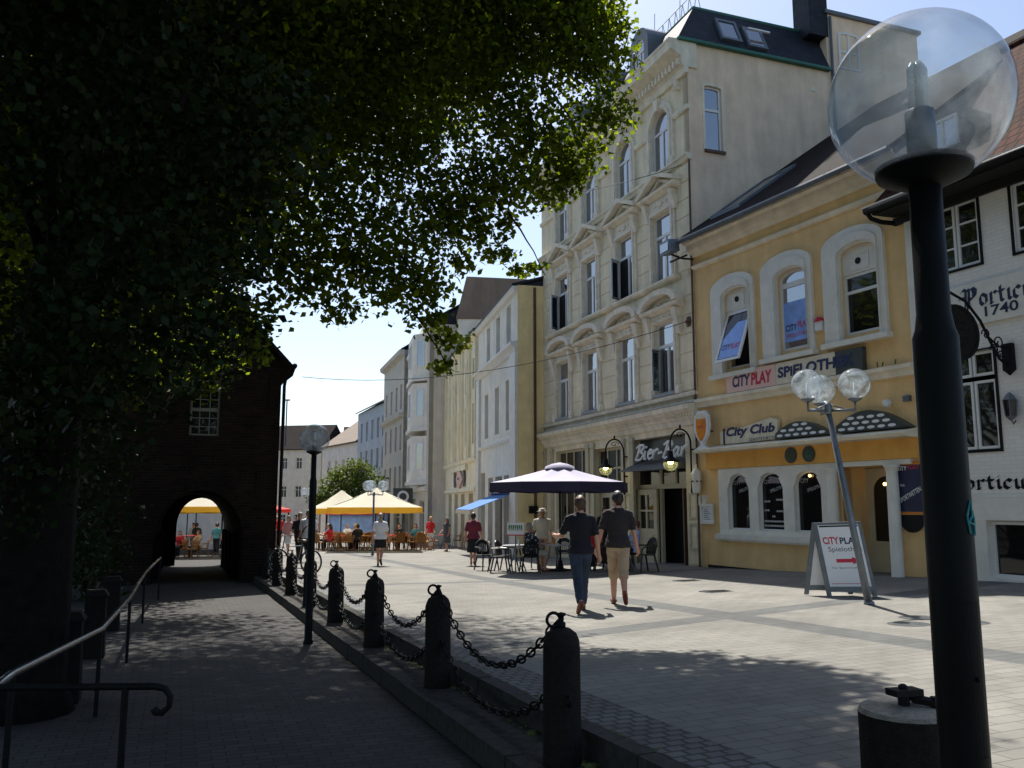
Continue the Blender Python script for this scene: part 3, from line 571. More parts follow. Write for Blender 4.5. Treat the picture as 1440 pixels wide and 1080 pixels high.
    s.plate([(c + .93 * math.cos(math.pi * k / 16), cz + .02 + .33 * math.sin(math.pi * k / 16)) for k in range(17)], (), -.05, None)
    for q in range(5): s.sph((c + (q - 2) * .22, -.07, cz + .13 + .05 * (2 - abs(q - 2))), (.11, .06, .07), 8, 5)
    for sx in (-1, 1):
        s.hexa([(c + sx * .86 - .1, -.1, 6.35), (c + sx * .86 + .1, -.1, 6.35), (c + sx * .86 + .1, 0, 6.35), (c + sx * .86 - .1, 0, 6.35), (c + sx * .86 - .12, -.28, 7.12), (c + sx * .86 + .12, -.28, 7.12), (c + sx * .86 + .12, 0, 7.12), (c + sx * .86 - .12, 0, 7.12)])
        s.box(c + sx * .80 - .1, c + sx * .80 + .1, -.16, 0, 4.58, 4.84)
    for q in (-.3, 0, .3): s.sph((c + q, -.1, 6.99), (.1, .03, .06), 8, 5)
    s.build('segmental_surround', 'trimgrey', H_)
    window(H_, c - .59, c + .59, 4.68, 6.86, 0, .05, .055, [(6.15, .10)], [(c, .11, 4.68, 6.15)])
    MB().box(c - .66, c + .66, -.14, .05, 4.60, 4.672).build('window_sill', 'sill', H_)
    if i == 3:
        f = MB().plate(rect(0, .46, 4.78, 6.08), [rect(.06, .40, 4.85, 6.0)], 0, .05, lambda u, w, d: (c - .5 + u * .3 + d, .04 - u * .8, w)).build('open_casement', 'winwhite', H_)
        MB().plate(rect(.03, .43, 4.8, 6.05), (), .02, None, lambda u, w, d: (c - .5 + u * .3 + d, .04 - u * .8, w)).build('pane', 'glass', f)
window(H_, .54, 1.14, 11.8, 13.84, .06, .06, .06, [(13.1, .08)], (), mp=gm, name='gable_window'); MB().plate(rect(.5, 1.2, 11.72, 11.8), (), -.08, .05, gm).build('window_sill', 'wood', H_)
s = MB(); s.plate(arch(.47, 1.21, 11.8, 13.92, .08), [arch(.54, 1.14, 11.799, 13.84, .06)], -.03, .0, gm); s.box(-.01, .02, 4.5, 4.65, 14.33, 14.5); s.build('window_surround', 'creamtrim', H_)
window(H_, 5.65, 6.5, 15.3, 16.6, .1, -.03, .08, [(15.9, .07)], [(6.07, .07)], mp=gm, name='attic_window')
# shop front of the bar
window(H_, -10.35, -7.5, .4, 3.42, 0, .14, .09, [(2.2, .1)], [(-9.65, .07), (-8.95, .07), (-8.2, .07)], 'doorcream', 'darkglass', name='shop_window')
for x in (-11.5, -10.75, -7.42, -6.98, -4.62, -4.02): s = MB(); s.box(x - .22 + .18, x + .2, -.07, 0, -.9, 3.5); s.box(x - .1, x + .24, -.1, 0, 3.36, 3.5); s.box(x - .1, x + .24, -.1, 0, -.9, -.1); s.build('pilaster', 'doorcream', H_)
for x in (-4.55, -.55): s = MB(); s.plate(rect(x, x + .45, .95, 1.7), [rect(x + .07, x + .38, 1.02, 1.63)], -.05, -.02); s.plate(rect(x, x + .45, .1, .85), [rect(x + .07, x + .38, .17, .78)], -.05, -.02); s.build('wall_panel', 'doorcream', H_)
window(H_, -6.9, -4.8, 1.9, 3.3, 0, .2, .09, [(2.6, .07)], [(-6.2, .07), (-5.5, .07)], 'doorcream', 'darkglass', name='shop_window')
dw = MB(); dw.box(-6.9, -4.8, .18, .26, 1.78, 1.9); dw.box(-5.9, -5.78, .18, .26, -.7, 1.78); dw.build('door_frame', 'doorcream', H_)
d = MB().plate(rect(-6.85, -5.92, -.66, 1.76), [rect(-6.68, -6.1, .35, 1.6)], .21, .26).build('door', 'doorcream', H_); MB().plate(rect(-6.72, -6.06, .31, 1.64), (), .24).build('pane', 'darkglass', d)
# bar doorway: fanlights, open glazed leaf on the left, dark entrance
fr = MB(); fr.box(-4.0, -.72, .2, .3, 1.84, 1.98); fr.box(-2.62, -2.5, .2, .3, -.7, 1.84); fr.box(-1.24, -1.12, .2, .3, -.7, 1.84); fr.box(-4.0, -.72, .2, .28, 2.42, 2.5); fr.box(-2.6, -2.5, .21, .29, 1.98, 2.42); fr.box(-1.7, -1.62, .21, .29, 1.98, 2.42)
fr.build('door_frame', 'doorcream', H_)
d = MB().plate(rect(-3.93, -2.64, -.66, 1.83), [rect(-3.72, -3.33, .62, 1.14), rect(-3.25, -2.84, .62, 1.14), rect(-3.72, -3.33, 1.2, 1.66), rect(-3.25, -2.84, 1.2, 1.66)], .1, .17).build('glazed_door', 'doorcream', H_)
MB().plate(rect(-3.76, -2.8, .58, 1.7), (), .14).build('pane', 'darkglass', d); MB().plate(rect(-3.7, -2.86, -.5, .45), [rect(-3.6, -2.96, -.4, .35)], .085, .1).build('door_panel', 'doorcream', d)
d = MB().box(-1.12, -1.05, .1, .75, -.66, 1.83).build('open_door_leaf', 'wood', H_)
MB().plate(rect(-3.95, -.78, 1.98, 2.45), (), .26).build('fanlight', 'darkglass', H_); MB().box(-3.98, -.75, .3, .34, 2.5, 3.42).build('sign_panel', 'signdark', H_)
MB().hexa([(-3.95, -.55, 2.38), (-.75, -.55, 2.38), (-.75, .2, 2.42), (-3.95, .2, 2.42), (-3.95, -.52, 2.40), (-.75, -.52, 2.40), (-.75, .2, 2.72), (-3.95, .2, 2.72)]).build('door_canopy', 'greyawn', H_)
MB().box(-4.1, -.6, -.35, .9, -.95, -.5).build('doorstep', 'kerb', H_)
# Bier-Bar lettering: brush script on a dark panel
T_ = FB.on('bar_sign', 'white brush script sign reading Bier-Bar over the bar door', 'sign', -3.5, -.14, 2.74)
def brush(strokes, x0, sx, sz, w, mb, sh=.22):
    for st in strokes:
        pts = [(x0 + (p[0] + p[1] * sh) * sx, 0, p[1] * sz) for p in st]; n = len(pts)
        mb.tube(pts, [w * (.75 + .45 * math.sin(math.pi * (i + .6) / n)) for i in range(n)], 6)
Bs = [[(.0, .1), (.12, .55), (.18, 1.0)], [(-.12, .85), (.1, 1.02), (.42, 1.0), (.5, .82), (.36, .6), (.16, .53), (.4, .5), (.54, .3), (.4, .06), (.1, -.02), (-.05, .08)]]
is_ = [[(.0, .6), (.0, .25), (.04, .03), (.14, .06)], [(.0, .82), (.03, .86)]]; es = [[(.03, .33), (.3, .4), (.33, .56), (.18, .63), (.05, .45), (.04, .18), (.18, .0), (.38, .12)]]
rs = [[(.02, .6), (.04, .3), (.02, .02)], [(.04, .35), (.14, .55), (.26, .62), (.36, .55)]]; as_ = [[(.34, .55), (.2, .63), (.04, .42), (.06, .1), (.2, .02), (.34, .3), (.36, .6), (.34, .2), (.42, .03), (.5, .1)]]
mb = MB()
for ss, x in ((Bs, .05), (is_, .70), (es, .93), (rs, 1.36), ([[(1.0, .33), (1.24, .38)]], .78), (Bs, 2.2), (as_, 2.85), (rs, 3.42)): brush(ss, x * .80, .80, .46 if ss is Bs else .46, .038, mb)
mb.build('lettering', 'letterwhite', T_)
rl = MB(); rl.tube([(.6, .0, .2), (.6, .14, .2)], .012, 6); rl.tube([(2.2, .0, .2), (2.2, .14, .2)], .012, 6); rl.build('mounting_rail', 'iron', T_)
def gooseneck(x, label):
    L = FB.on('wall_lamp', label, 'wall lamp', x, -.02, 1.85, 'lit swan neck wall lamps of the bar'); mb = MB()
    pts = [(0, -.12, -.05), (0, -.12, 1.2)] + [(0, -.12 - .33 * (1 - math.cos(math.pi * i / 10)), 1.2 + .42 * math.sin(math.pi * i / 10)) for i in range(1, 11)] + [(0, -.78, .98)]
    mb.tube(pts, .026, 8); mb.sph((0, -.12, -.1), (.04, .04, .08), 8, 6); mb.tube([(0, 0, .42), (0, -.12, .42)], .025, 8); mb.tube([(0, 0, 1.05), (0, -.12, 1.05)], .025, 8); mb.lathe([(.05, -.02), (.05, .02)], (0, -.01, .42), 10); mb.lathe([(.05, -.02), (.05, .02)], (0, -.01, 1.05), 10)
    for k in range(14): a = k * .55; mb.tube([(0, -.45 + .16 * (1 - k / 16) * math.cos(a), 1.45 + .1 * (1 - k / 16) * math.sin(a)), (0, -.45 + .16 * (1 - (k + 1) / 16) * math.cos(a + .55), 1.45 + .1 * (1 - (k + 1) / 16) * math.sin(a + .55))], .012, 5)
    mb.sph((0, -.45, 1.68), (.03, .03, .07), 8, 6); mb.build('swan_neck', 'iron', L, True)
    MB().lathe([(.05, 1.0), (.07, .98), (.09, .82), (.23, .72), (.27, .68), (.255, .68), (.2, .70), (.08, .78)], (0, -.78, 0), 20, cap=False).build('lamp_shade', 'iron', L, True)
    MB().sph((0, -.78, .70), .085, 12, 8).build('bulb', 'lampglow', L, True); MB().lathe([(.2, .69), (.21, .58), (.15, .48), (.06, .44)], (0, -.78, 0), 16, cap=False).build('glass_bowl', 'globe2', L, True)
gooseneck(-4.3, 'lit swan neck wall lamp just left of the bar sign'); gooseneck(-.2, 'lit swan neck wall lamp in front of the last letters of the bar sign')
# ---- yellow house
H_ = FY.house('yellow_house', 'two storey yellow house with three white framed arched windows above a pub front')
YW = [(1.30, 2.32, 4.97, 7.12), (3.32, 4.31, 5.12, 7.14), (5.36, 6.40, 5.16, 7.2)]; YS = [(.80, 2.50, 7.54), (2.79, 4.51, 7.6), (4.86, 6.61, 7.62)]
wl = MB().plate(rect(.003, 7.2, -.8, 8.7), [arch(a, b, c, d, .2) for a, b, c, d in YW] + [rect(1.1, 4.72, .62, 2.2), rect(5.05, 6.42, -.6, 2.2)], 0, .3)
wl.add([(7.2, 0, -.8), (7.2, 8, -.8), (7.2, 8, 8.7), (7.2, 0, 8.7), (.003, 9, -.8), (7.2, 9, -.8), (7.2, 9, 9), (.003, 9, 9)], [(0, 1, 2, 3), (4, 5, 6, 7)]); wl.build('front_wall', 'yellow', H_)
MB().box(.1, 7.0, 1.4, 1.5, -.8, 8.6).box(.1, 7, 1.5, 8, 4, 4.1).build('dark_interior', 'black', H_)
mb = MB(); mould(mb, [(.02, 8.03), (-.07, 8.05), (-.1, 8.1), (-.1, 8.15), (.02, 8.18)], .02, 7.24); mb.build('string_course', 'yellowtrim', H_)
mb = MB(); mould(mb, [(.02, 4.03), (-.08, 4.05), (-.1, 4.15), (-.16, 4.2), (-.16, 4.28), (.02, 4.32)], .02, 7.16); mb.build('string_course', 'yellowtrim', H_)
mb = MB(); mould(mb, [(.05, 8.42), (-.06, 8.42), (-.1, 8.5), (-.24, 8.55), (-.28, 8.72), (-.40, 8.76), (-.40, 8.8), (.05, 8.8)], .02, 7.24); mb.build('cornice', 'yellowtrim', H_)
mb = MB(); mb.hexa([(-.02, -.52, 8.78), (7.3, -.52, 8.78), (7.3, 7, 14.15), (-.02, 7, 14.15), (-.02, -.52, 8.9), (7.3, -.52, 8.9), (7.3, 7, 14.3), (-.02, 7, 14.3)]); ro = mb.build('roof', 'darktile', H_)
rs_ = lambda u, w, d: (u, -.5 + w, 8.91 + w * .714 + .02 - d)
f = MB().plate(rect(.5, 1.75, .75, 2.9), [rect(.62, 1.63, .9, 2.78)], -.08, .02, rs_).build('skylight', 'lead', H_); MB().plate(rect(.58, 1.67, .86, 2.82), (), -.05, None, rs_).build('pane', 'glass', f)
mb = MB()
for a in range(9): mb.tube([(-.05 + .92 * a, -.58, 8.80), (.87 + .92 * a if a < 7 else 7.32, -.58, 8.80)], .075, 8) if a < 8 else None
mb.build('gutter', 'lead', H_)
MB().hexa([(7.2 + .0, -.3, 8.75), (7.28, -.3, 8.75), (7.28, 7, 14), (7.2, 7, 14), (7.2, -.3, 8.95), (7.28, -.3, 8.95), (7.28, 7, 14.2), (7.2, 7, 14.2)]).build('verge_board', 'lead', H_)
for i, ((a, b, c, d), (A, B_, Z)) in enumerate(zip(YW, YS)):
    s = MB(); s.plate(arch(A, B_, c - .12, Z, .36, 14), [arch(a, b, c - .121, d, .2, 14)], -.09, 0); s.plate(arch(A + .16, B_ - .16, c - .11, Z - .15, .3, 14), [arch(a + .06 - .1, b + .04, c - .111, d + .05, .22, 14)], -.13, -.085)
    s.build('window_surround', 'white', H_); MB().box(A - .04, B_ + .06, -.2, .02, c - .24, c - .121).build('window_sill', 'white', H_)
    if i == 1:
        f = window(H_, a, b, c, d, .2, .07, .075, [(6.78, .13)], ()); MB().plate(rect(a + .07, b - .07, 5.35, 6.35), (), .095).build('banner', 'banner', f)
        text('CITY', (a + .12, a + .5, 5.62, 5.78), 'inkblue', f, .092, .002, .02); text('PLAY', (a + .53, b - .1, 5.66, 5.82), 'inkred', f, .092, .002, .02); text('SPIELOTHEK', (a + .14, b - .12, 5.45, 5.55), 'inkred', f, .092, .002); 
    else:
        f = MB().plate(arch(a + .004, b - .004, 6.56, d - .004, .196), (), .04, .3).build('vent_panel', 'white', H_)
        q = MB(); q.plate(rect(a + .2, b - .28, 6.62, 7.0), [rect(a + .23, b - .31, 6.65, 6.97)], .025, .04); q.build('panel_frame', 'white', f); MB().plate(circ((a + b) / 2 - .06, 6.83, .075), (), .02, .039).build('vent_hole', 'black', f)
        if i == 2:
            window(H_, a, b, c, 6.56, 0, .07, .07, [(6.15, .07)], (), g='darkglass')
        else:
            MB().box(a, b, .3, .34, c, 6.56).build('dark_opening', 'black', H_)
            fx = MB().plate(rect(a, b, c, 6.56), [rect(a + .06, b - .06, c + .06, 6.5)], .07, .12).build('window_frame', 'winwhite', H_)
            tl = lambda u, w, d: (u, .05 - (6.5 - w) * .34 + d, 6.5 - (6.5 - w) * .94)
            f = MB().plate(rect(a + .03, b - .03, c + .05, 6.5), [rect(a + .10, b - .10, c + .12, 6.43)], 0, .05, tl).build('tilted_sash', 'winwhite', H_); MB().plate(rect(a + .07, b - .07, c + .09, 6.46), (), .025, None, tl).build('pane', 'darkglass', f)
            MB().plate([(a + .12, c + .14), (b - .12, c + .14), (b - .12, 6.15), (a + .55, 6.15), (a + .12, 5.7)], (), .018, None, tl).build('banner', 'banner', f); text('CITY', (a + .16, a + .5, 5.36, 5.52), 'inkblue', f, .016, .002, .02, mp=tl); text('PLAY', (a + .52, b - .14, 5.36, 5.52), 'inkred', f, .016, .002, .02, mp=tl)
# pub front
mb = MB(); mb.box(.45, 7.16, -.14, .0, 2.315, 2.74); mb.build('fascia', 'orange', H_)
mb = MB(); mould(mb, [(0, 2.742), (-.2, 2.742), (-.42, 2.76), (-.45, 2.83), (-.42, 2.86), (0, 2.95)], .32, 7.17); mb.build('fascia_ledge', 'yellowtrim', H_)
mb = MB(); A3 = [(1.27, 2.09), (2.42, 3.30), (3.66, 4.52)]
mb.plate(rect(.92, 4.78, .6, 2.31), [arch(a, b, .72, 2.15, .32, 14) for a, b in A3], -.11, .02)
for a, b in A3:                              # scalloped haunches of the arcade
    for x, s in ((a, 1), (b, -1)): mb.plate([(x - .001 * s, 1.78), (x + .13 * s, 2.02), (x - .001 * s, 2.02)] if s > 0 else [(x + .001, 1.78), (x + .001, 2.02), (x - .13, 2.02)], (), -.112, -.08)
mb.box(4.78, 6.98, -.11, .02, 2.2, 2.31); mb.box(.88, 4.8, -.24, .0, .47, .6); mb.box(.9, 4.79, -.2, .0, .42, .47); mb.build('arcade', 'white', H_)
for a, b in A3:
    f = MB().plate(arch(a - .05, b + .05, .67, 2.2, .34), [arch(a + .03, b - .03, .76, 2.12, .3)], .0, .05).build('pub_window', 'winwhite', H_); MB().plate(arch(a, b, .7, 2.15, .3), (), .03).build('pane', 'darkglass', f)
    text('CITY', (a + .1, a + .36, 1.88, 1.98), 'sticker', f, .026, .002); text('SPIELOTHEK', (a + .3, b - .04, 1.72, 1.80), 'sticker', f, .026, .002, rot=.25)
    if a > 2 and a < 3:
        for k, (u0, u1, zz) in enumerate(((.08, .3, 1.42), (.5, .78, 1.46), (.08, .26, 1.2), (.5, .78, 1.18), (.34, .46, 1.05), (.06, .8, .93), (.06, .78, .82))):
            sq = MB(); n = max(2, int((u1 - u0) / .05))
            for j in range(n): sq.box(a + u0 + j * (u1 - u0) / n, a + u0 + (j + .7) * (u1 - u0) / n,   .0255, .0285, zz, zz + .045)
            sq.build('sticker_line', 'sticker', f)
MB().sph((4.1, -.01, 2.04), .035, 10, 8).build('spot_lamp', 'spot', H_)
mb = MB(); mb.box(.46, 4.84, -.1, -.002, -.75, .42); mb.build('base_wall', 'yellow', H_); MB().box(.4, 5.04, -.13, .0, -.8, -.24).build('plinth', 'black', H_)
mb = MB(); mb.box(4.72, 5.05, -.02, .9, -.7, 2.2); mb.box(6.42, 6.46, .0, .9, -.7, 2.2); mb.box(4.9, 6.5, .9, 1.0, -.7, 2.3); mb.box(4.9, 6.5, 0.3, .9, 2.2, 2.3); mb.build('porch_wall', 'yellow', H_)
f = MB().plate(rect(5.02, 6.38, -.6, 2.18), [arch(5.25, 5.92, .55, 2.0, .33)], .74, .8).build('pub_door', 'doorcream', H_); MB().plate(arch(5.22, 5.95, .5, 2.05, .33), (), .77).build('pane', 'darkglass', f); MB().sph((5.62, .70, 1.82), .04, 10, 8).build('spot_lamp', 'spot', H_)
for x in (4.93, 6.56):
    MB().lathe([(.17, -.42), (.17, -.2), (.145, -.17), (.13, -.1), (.12, 1.9), (.115, 2.05), (.13, 2.08), (.15, 2.14), (.18, 2.198)], (x, -.17, 0), 24).build('column', 'white', H_, True)
# scalloped tile hood over the door
def hump(x0, x1, z0, z1, nm):
    f = MB(); n = 14; pr = [(x0 + (x1 - x0) * i / n, z0 + (z1 - z0) * math.sin(math.pi * min(1, (.12 + .88 * i / n)) * (.5 if nm else 1))) for i in range(n + 1)]
    f.plate([(x0, z0)] + pr + [(x1, z0)], (), -.2, 0); o = f.build('tile_hood', 'signdark', H_); t = MB(); rows = int((z1 - z0) / .115)
    for r in range(rows):
        zz = z0 + .07 + r * .115; k = 0; x = x0 + .16 + (.13 if r % 2 else 0)
        while x < x1 - .1:
            top = np.interp(x, [p[0] for p in pr], [p[1] for p in pr])
            if zz + .05 < top: t.plate(circ(x, zz, .105, .035, 10), (), -.206 - .0, None)
            x += .27
    t.build('tile_glaze', 'signwhite', o)
hump(3.22, 4.98, 2.955, 3.33, 0); hump(5.15, 7.1, 2.955, 3.4, 0)
mb = MB(); mb.lathe([(.001, -.1), (.08, -.06), (.1, 0), (.08, .06), (.001, .09)], (6.5, -.12, 3.5), 12); mb.tube([(6.5, 0, 3.5), (6.5, -.1, 3.5)], .02, 6); mb.build('white_lamp_ball', 'winwhite', H_, True); MB().box(6.88, 7.02, -.1, 0, 3.5, 3.62).build('alarm_box', 'lead', H_)
mb = MB().box(4.56, 4.78, -.09, 0, 5.42, 5.64).build('alarm_siren', 'winwhite', H_); MB().lathe([(.11, 0), (.1, .06), (.05, .1), (.001, .11)], (4.67, -.045, 5.64), 12).build('red_cap', 'inkred', mb, True)
mb = MB(); 
for x in (6.3, 6.42, 6.75): mb.tube([(x, -.1, 4.31), (x + random.uniform(-.03, .03), -.1, 4.31 + random.uniform(.06, .14))], .015, 5)
mb.build('weeds', 'moss', H_)
# signs on the yellow house
T_ = FY.on('shop_sign', 'long wall sign reading CITYPLAY on pink and SPIELOTHEK on beige', 'sign', 1.42, -.11, 4.30)
mb = MB().box(0, 1.84, -.03, .1, 0, .53).build('pink_board', 'signpink', T_); text('CiTY', (.24, .93, .12, .42), 'inkblue', mb, -.031, .004, .035, .1); text('PLAY', (.95, 1.72, .10, .42), 'inkred', mb, -.031, .004, .045, .1)
mb = MB().box(1.855, 3.75, -.03, .1, 0, .53).build('beige_board', 'signcream', T_); text('SPiELOTHEK', (1.92, 4.3, .15, .42), 'inkblue', mb, -.031, .006, .04, .05)
MB().box(3.75, 4.52, -.028, .1, 0, .53).build('dark_board', 'signdark', T_); MB().box(-.02, 4.54, -.02, .11, -.02, 0).build('frame', 'steel', T_)
T_ = FY.on('pub_sign', 'white edged sign reading City Club Gaststätte in dark blue brush letters', 'sign', 1.06, -.1, 2.95)
MB().plate([(.0, .0), (2.14, .02), (2.18, .5), (1.9, .56), (.6, .36), (.0, .34)], (), -.02, .08).build('board', 'signcream', T_); text('City Club', (.26, 2.08, .13, .44), 'inkblue', T_, -.021, .006, .04, .2); text('GASTSTÄTTE', (1.15, 2.12, .03, .115), 'inkblue', T_, -.021, .004, .01)
MB().box(.14, .2, -.03, .0, .0, .42).build('blue_bar', 'inkblue', T_)
T_ = FY.on('beer_glass_sign', 'projecting sign shaped like a tall glass of beer', 'sign', .62, -.35, 2.86)
gl = [(-.2, 0), (.2, 0), (.2, .06), (.05, .12), (.05, .2), (.2, .36), (.26, .6), (.24, .86), (.12, 1.0), (-.12, 1.0), (-.24, .86), (-.26, .6), (-.2, .36), (-.05, .2), (-.05, .12), (-.2, .06)]
def sc(k, l=gl, c=.5): return [(x * k, c + (z - c) * (1 + (k - 1) * .5)) for x, z in l]
MB().plate(sc(1.15), (), -.05, .05, None, True, True).build('white_edge', 'signwhite', T_); MB().plate([(x - .07, z) for x, z in sc(1.2)], (), .052, .09, None, True, True).build('dark_edge', 'inkblue', T_); MB().plate(sc(.86, [p for p in gl if p[1] >= .2]), (), -.056, -.05).build('beer', 'beer', T_)
MB().plate([(-.22, .82), (.22, .82), (.14, .97), (-.14, .97)], (), -.06, -.052).build('froth', 'signcream', T_); text('BIER', (-.12, .12, .56, .64), 'inkred', T_, -.057, .003, .01); mb = MB(); mb.tube([(0, .05, .5), (0, .36, .5)], .02, 6); mb.build('bracket', 'iron', T_)
for x, nm, l in ((3.67, 'signdark', 'left round black plaque with a yellow emblem over the pub windows'), (4.25, 'signdark', 'right round black plaque over the pub windows')):
    T_ = FY.on('round_plaque', l, 'plaque', x, -.145, 2.54); MB().plate(circ(0, 0, .19), (), -.03, 0).build('disc', nm, T_)
    mb = MB()
    for k in range(5): mb.plate(circ(.07 * math.cos(k * 1.257 + 1.57), .07 * math.sin(k * 1.257 + 1.57), .032, n=10), (), -.034, -.0305)
    mb.build('emblem', 'moss' if x < 4 else 'signcream' if False else 'green', T_)
T_ = FY.on('betting_poster', 'dark blue Sportwetten poster with orange edges at the right end of the yellow house', 'poster', 6.56, -.03, .82)
MB().box(.0, .63, -.03, .0, .4, 1.36).build('poster_sheet', 'posternavy', T_); MB().box(0, .63, -.034, 0, 1.362, 1.42).build('orange_edge', 'posterorange', T_); MB().box(0, .63, -.034, 0, .34, .398).build('orange_edge', 'posterorange', T_)
text('CITY', (.03, .28, 1.25, 1.34), 'letterwhite', T_, -.031, .002, .02); text('PLAY', (.30, .58, 1.27, 1.35), 'inkred', T_, -.031, .002, .02); text('SPORTWETTEN', (.04, .62, .70, .80), 'letterwhite', T_, -.031, .002, .01, .2, rot=.45); text('aus', (.1, .2, .92, .97), 'letterwhite', T_, -.031, .002)
MB().plate([(0, .335)] + [(.315 + .315 * math.cos(math.pi + math.pi * i / 14), .335 + .36 * math.sin(math.pi + math.pi * i / 14)) for i in range(1, 14)] + [(.63, .335)], (), -.03, 0).build('half_disc', 'black', T_)
T_ = FY.on('menu_case', 'small white glazed menu case on the wall between the bar and the pub', 'menu case', .08, -.02, .84); MB().plate(rect(0, .52, 0, .55), [rect(.06, .46, .07, .48)], -.08, 0).build('case', 'white', T_); MB().box(.05, .47, -.03, -.01, .06, .49).build('menu_sheet', 'signwhite', T_)
mb = MB(); [mb.box(.12, .40 - .05 * (k % 3), -.034, -.031, .12 + k * .05, .135 + k * .05) for k in range(6)]; mb.build('menu_lines', 'inkblue', T_)
T_ = FY.on('lantern', 'white wall lantern between the bar and the pub', 'lantern', .1, -.2, 1.62)
mb = MB(); mb.lathe([(.08, .05), (.11, .08), (.15, .55), (.16, .58), (.1, .68), (.04, .74), (.02, .86)], n=6); mb.tube([(0, 0, .45), (0, .2, .45)], .02, 6); mb.box(-.12, -.03, .12, .2, -.28, -.02).box(.08, .2, .12, .2, -.26, .0); mb.build('lantern_body', 'white', T_)
mb = MB(); [mb.sph((.135 * math.cos(R(60 * k + 30)), .135 * math.sin(R(60 * k + 30)), .38), .03, 8, 6) for k in range(6)]; mb.build('lantern_glass', 'lead', T_)
T_ = FB.on('floodlight', 'boxy steel floodlight on a bracket at the eaves of the yellow house', 'floodlight', -.12, -.75, 8.5); MB().hexa([(-.28, -.1, 0), (.28, -.1, .0), (.28, .22, .05), (-.28, .22, .05), (-.25, -.14, .36), (.25, -.14, .36), (.25, .2, .4), (-.25, .2, .4)]).build('housing', 'steel', T_); MB().box(-.22, .22, -.135, -.13, .05, .3).build('lens', 'glass', T_)
mb = MB(); mb.tube([(.0, .1, 0), (.1, .4, -.12), (.14, .74, -.12)], .03, 6); mb.tube([(-.4, .3, -.1), (.5, .3, -.14)], .03, 6); mb.build('bracket', 'iron', T_)
# ---- whitewashed brick inn
H_ = FP.house('white_inn', 'whitewashed brick inn with black edged casements, lettering and a steep red tile roof')
PW = [(.58, 1.62, 6.0, 7.34), (2.32, 3.34, 6.0, 7.34), (.74, 1.72, 2.40, 4.3)]
wl = MB().plate(rect(0, 7, -.6, 7.5), [rect(*w) for w in PW] + [rect(1.45, 3.4, .06, 1.05), rect(4.2, 5.2, 2.4, 4.3), rect(4.4, 5.4, 6, 7.3)], 0, .25); wl.add([(0, 0, -.6), (0, 8, -.6), (0, 8, 7.5), (0, 4, 11.5), (0, 0, 7.6)], [(0, 1, 2, 3, 4)]); wl.add([(7, 0, -.6), (7, 8, -.6), (7, 8, 7.5), (7, 4, 11.5), (7, 0, 7.6)], [(0, 1, 2, 3, 4)]); wl.build('front_wall', 'portwhite', H_)
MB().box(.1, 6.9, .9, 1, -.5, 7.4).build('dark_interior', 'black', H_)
ro = MB(); ro.hexa([(-.3, -.62, 7.58), (7.3, -.62, 7.58), (7.3, 4, 12.1), (-.3, 4, 12.1), (-.3, -.62, 7.72), (7.3, -.62, 7.72), (7.3, 4, 12.25), (-.3, 4, 12.25)]); ro.hexa([(-.3, 4, 12.1), (7.3, 4, 12.1), (7.3, 8.4, 7.6), (-.3, 8.4, 7.6), (-.3, 4, 12.25), (7.3, 4, 12.25), (7.3, 8.4, 7.75), (-.3, 8.4, 7.75)])
rf = ro.build('roof', 'tile', H_); MB().tube([(-.3, 4, 12.27), (7.3, 4, 12.27)], .1, 8).build('ridge_tile', 'tile', rf)
d = MB().box(.45, 1.35, .15, 2.2, 8.55, 9.35).build('roof_dormer', 'darktile', H_); window(d, .55, 1.25, 8.6, 9.25, 0, .09, .06, (), [(.9, .05)], name='dormer_window')
mb = MB(); mb.hexa([(-.32, -.66, 7.46), (7.3, -.66, 7.46), (7.3, .02, 7.5), (-.32, .02, 7.5), (-.32, -.66, 7.575), (7.3, -.66, 7.575), (7.3, .02, 7.578), (-.32, .02, 7.578)]); mb.box(-.3, 7.3, -.08, .003, 7.3, 7.46); mb.build('eaves_board', 'black', H_)
mb = MB(); mb.tube([(-.42, -.74, 7.56), (7.3, -.74, 7.56)], .085, 10); mb.tube([(-.36, -.74, 7.5), (-.35, -.66, 7.4), (-.28, -.45, 7.33), (-.16, -.2, 7.3)], .05, 8); mb.build('gutter', 'iron', H_, True); MB().box(-.44, 7.3, -.845, -.83, 7.60, 7.63).build('gutter_rim', 'white', H_)
MB().box(-.05, .16, -.05, -.002, -.6, 7.3).build('corner_pilaster', 'white', H_)
def inn_window(a, b, c, d, cols, rows, tr=None):
    mb = MB().plate(rect(a - .05, b + .05, c - .05, d + .03), [rect(a, b, c, d)], -.025, .0); mb.build('black_edge', 'iron', H_)
    w = (b - a) / cols
    for k in range(cols):
        parts = [(c, d)] if tr is None else [(c, tr - .03), (tr + .03, d)]
        for (q0, q1) in parts:
            n = rows if tr is None else 1
            window(H_, a + k * w + .012, a + (k + 1) * w - .012, q0 + .012, q1 - .012, 0, .03, .055, [(q0 + (q1 - q0) * j / n, .035) for j in range(1, n)], (), g='darkglass')
inn_window(*PW[0], 2, 3); inn_window(*PW[1], 2, 3); inn_window(*PW[2], 2, 1, 3.77)
inn_window(4.2, 5.2, 2.4, 4.3, 2, 1, 3.77); inn_window(4.4, 5.4, 6, 7.3, 2, 3)
mb = MB(); mb.box(.85, 3.6, -.09, 0, 1.50, 1.545); mb.build('ledge', 'white', H_)
mb = MB().plate(rect(.9, 3.6, -.5, 1.498), [rect(1.38, 3.45, .02, 1.08)], -.12, 0.02); mb.build('display_surround', 'white', H_)
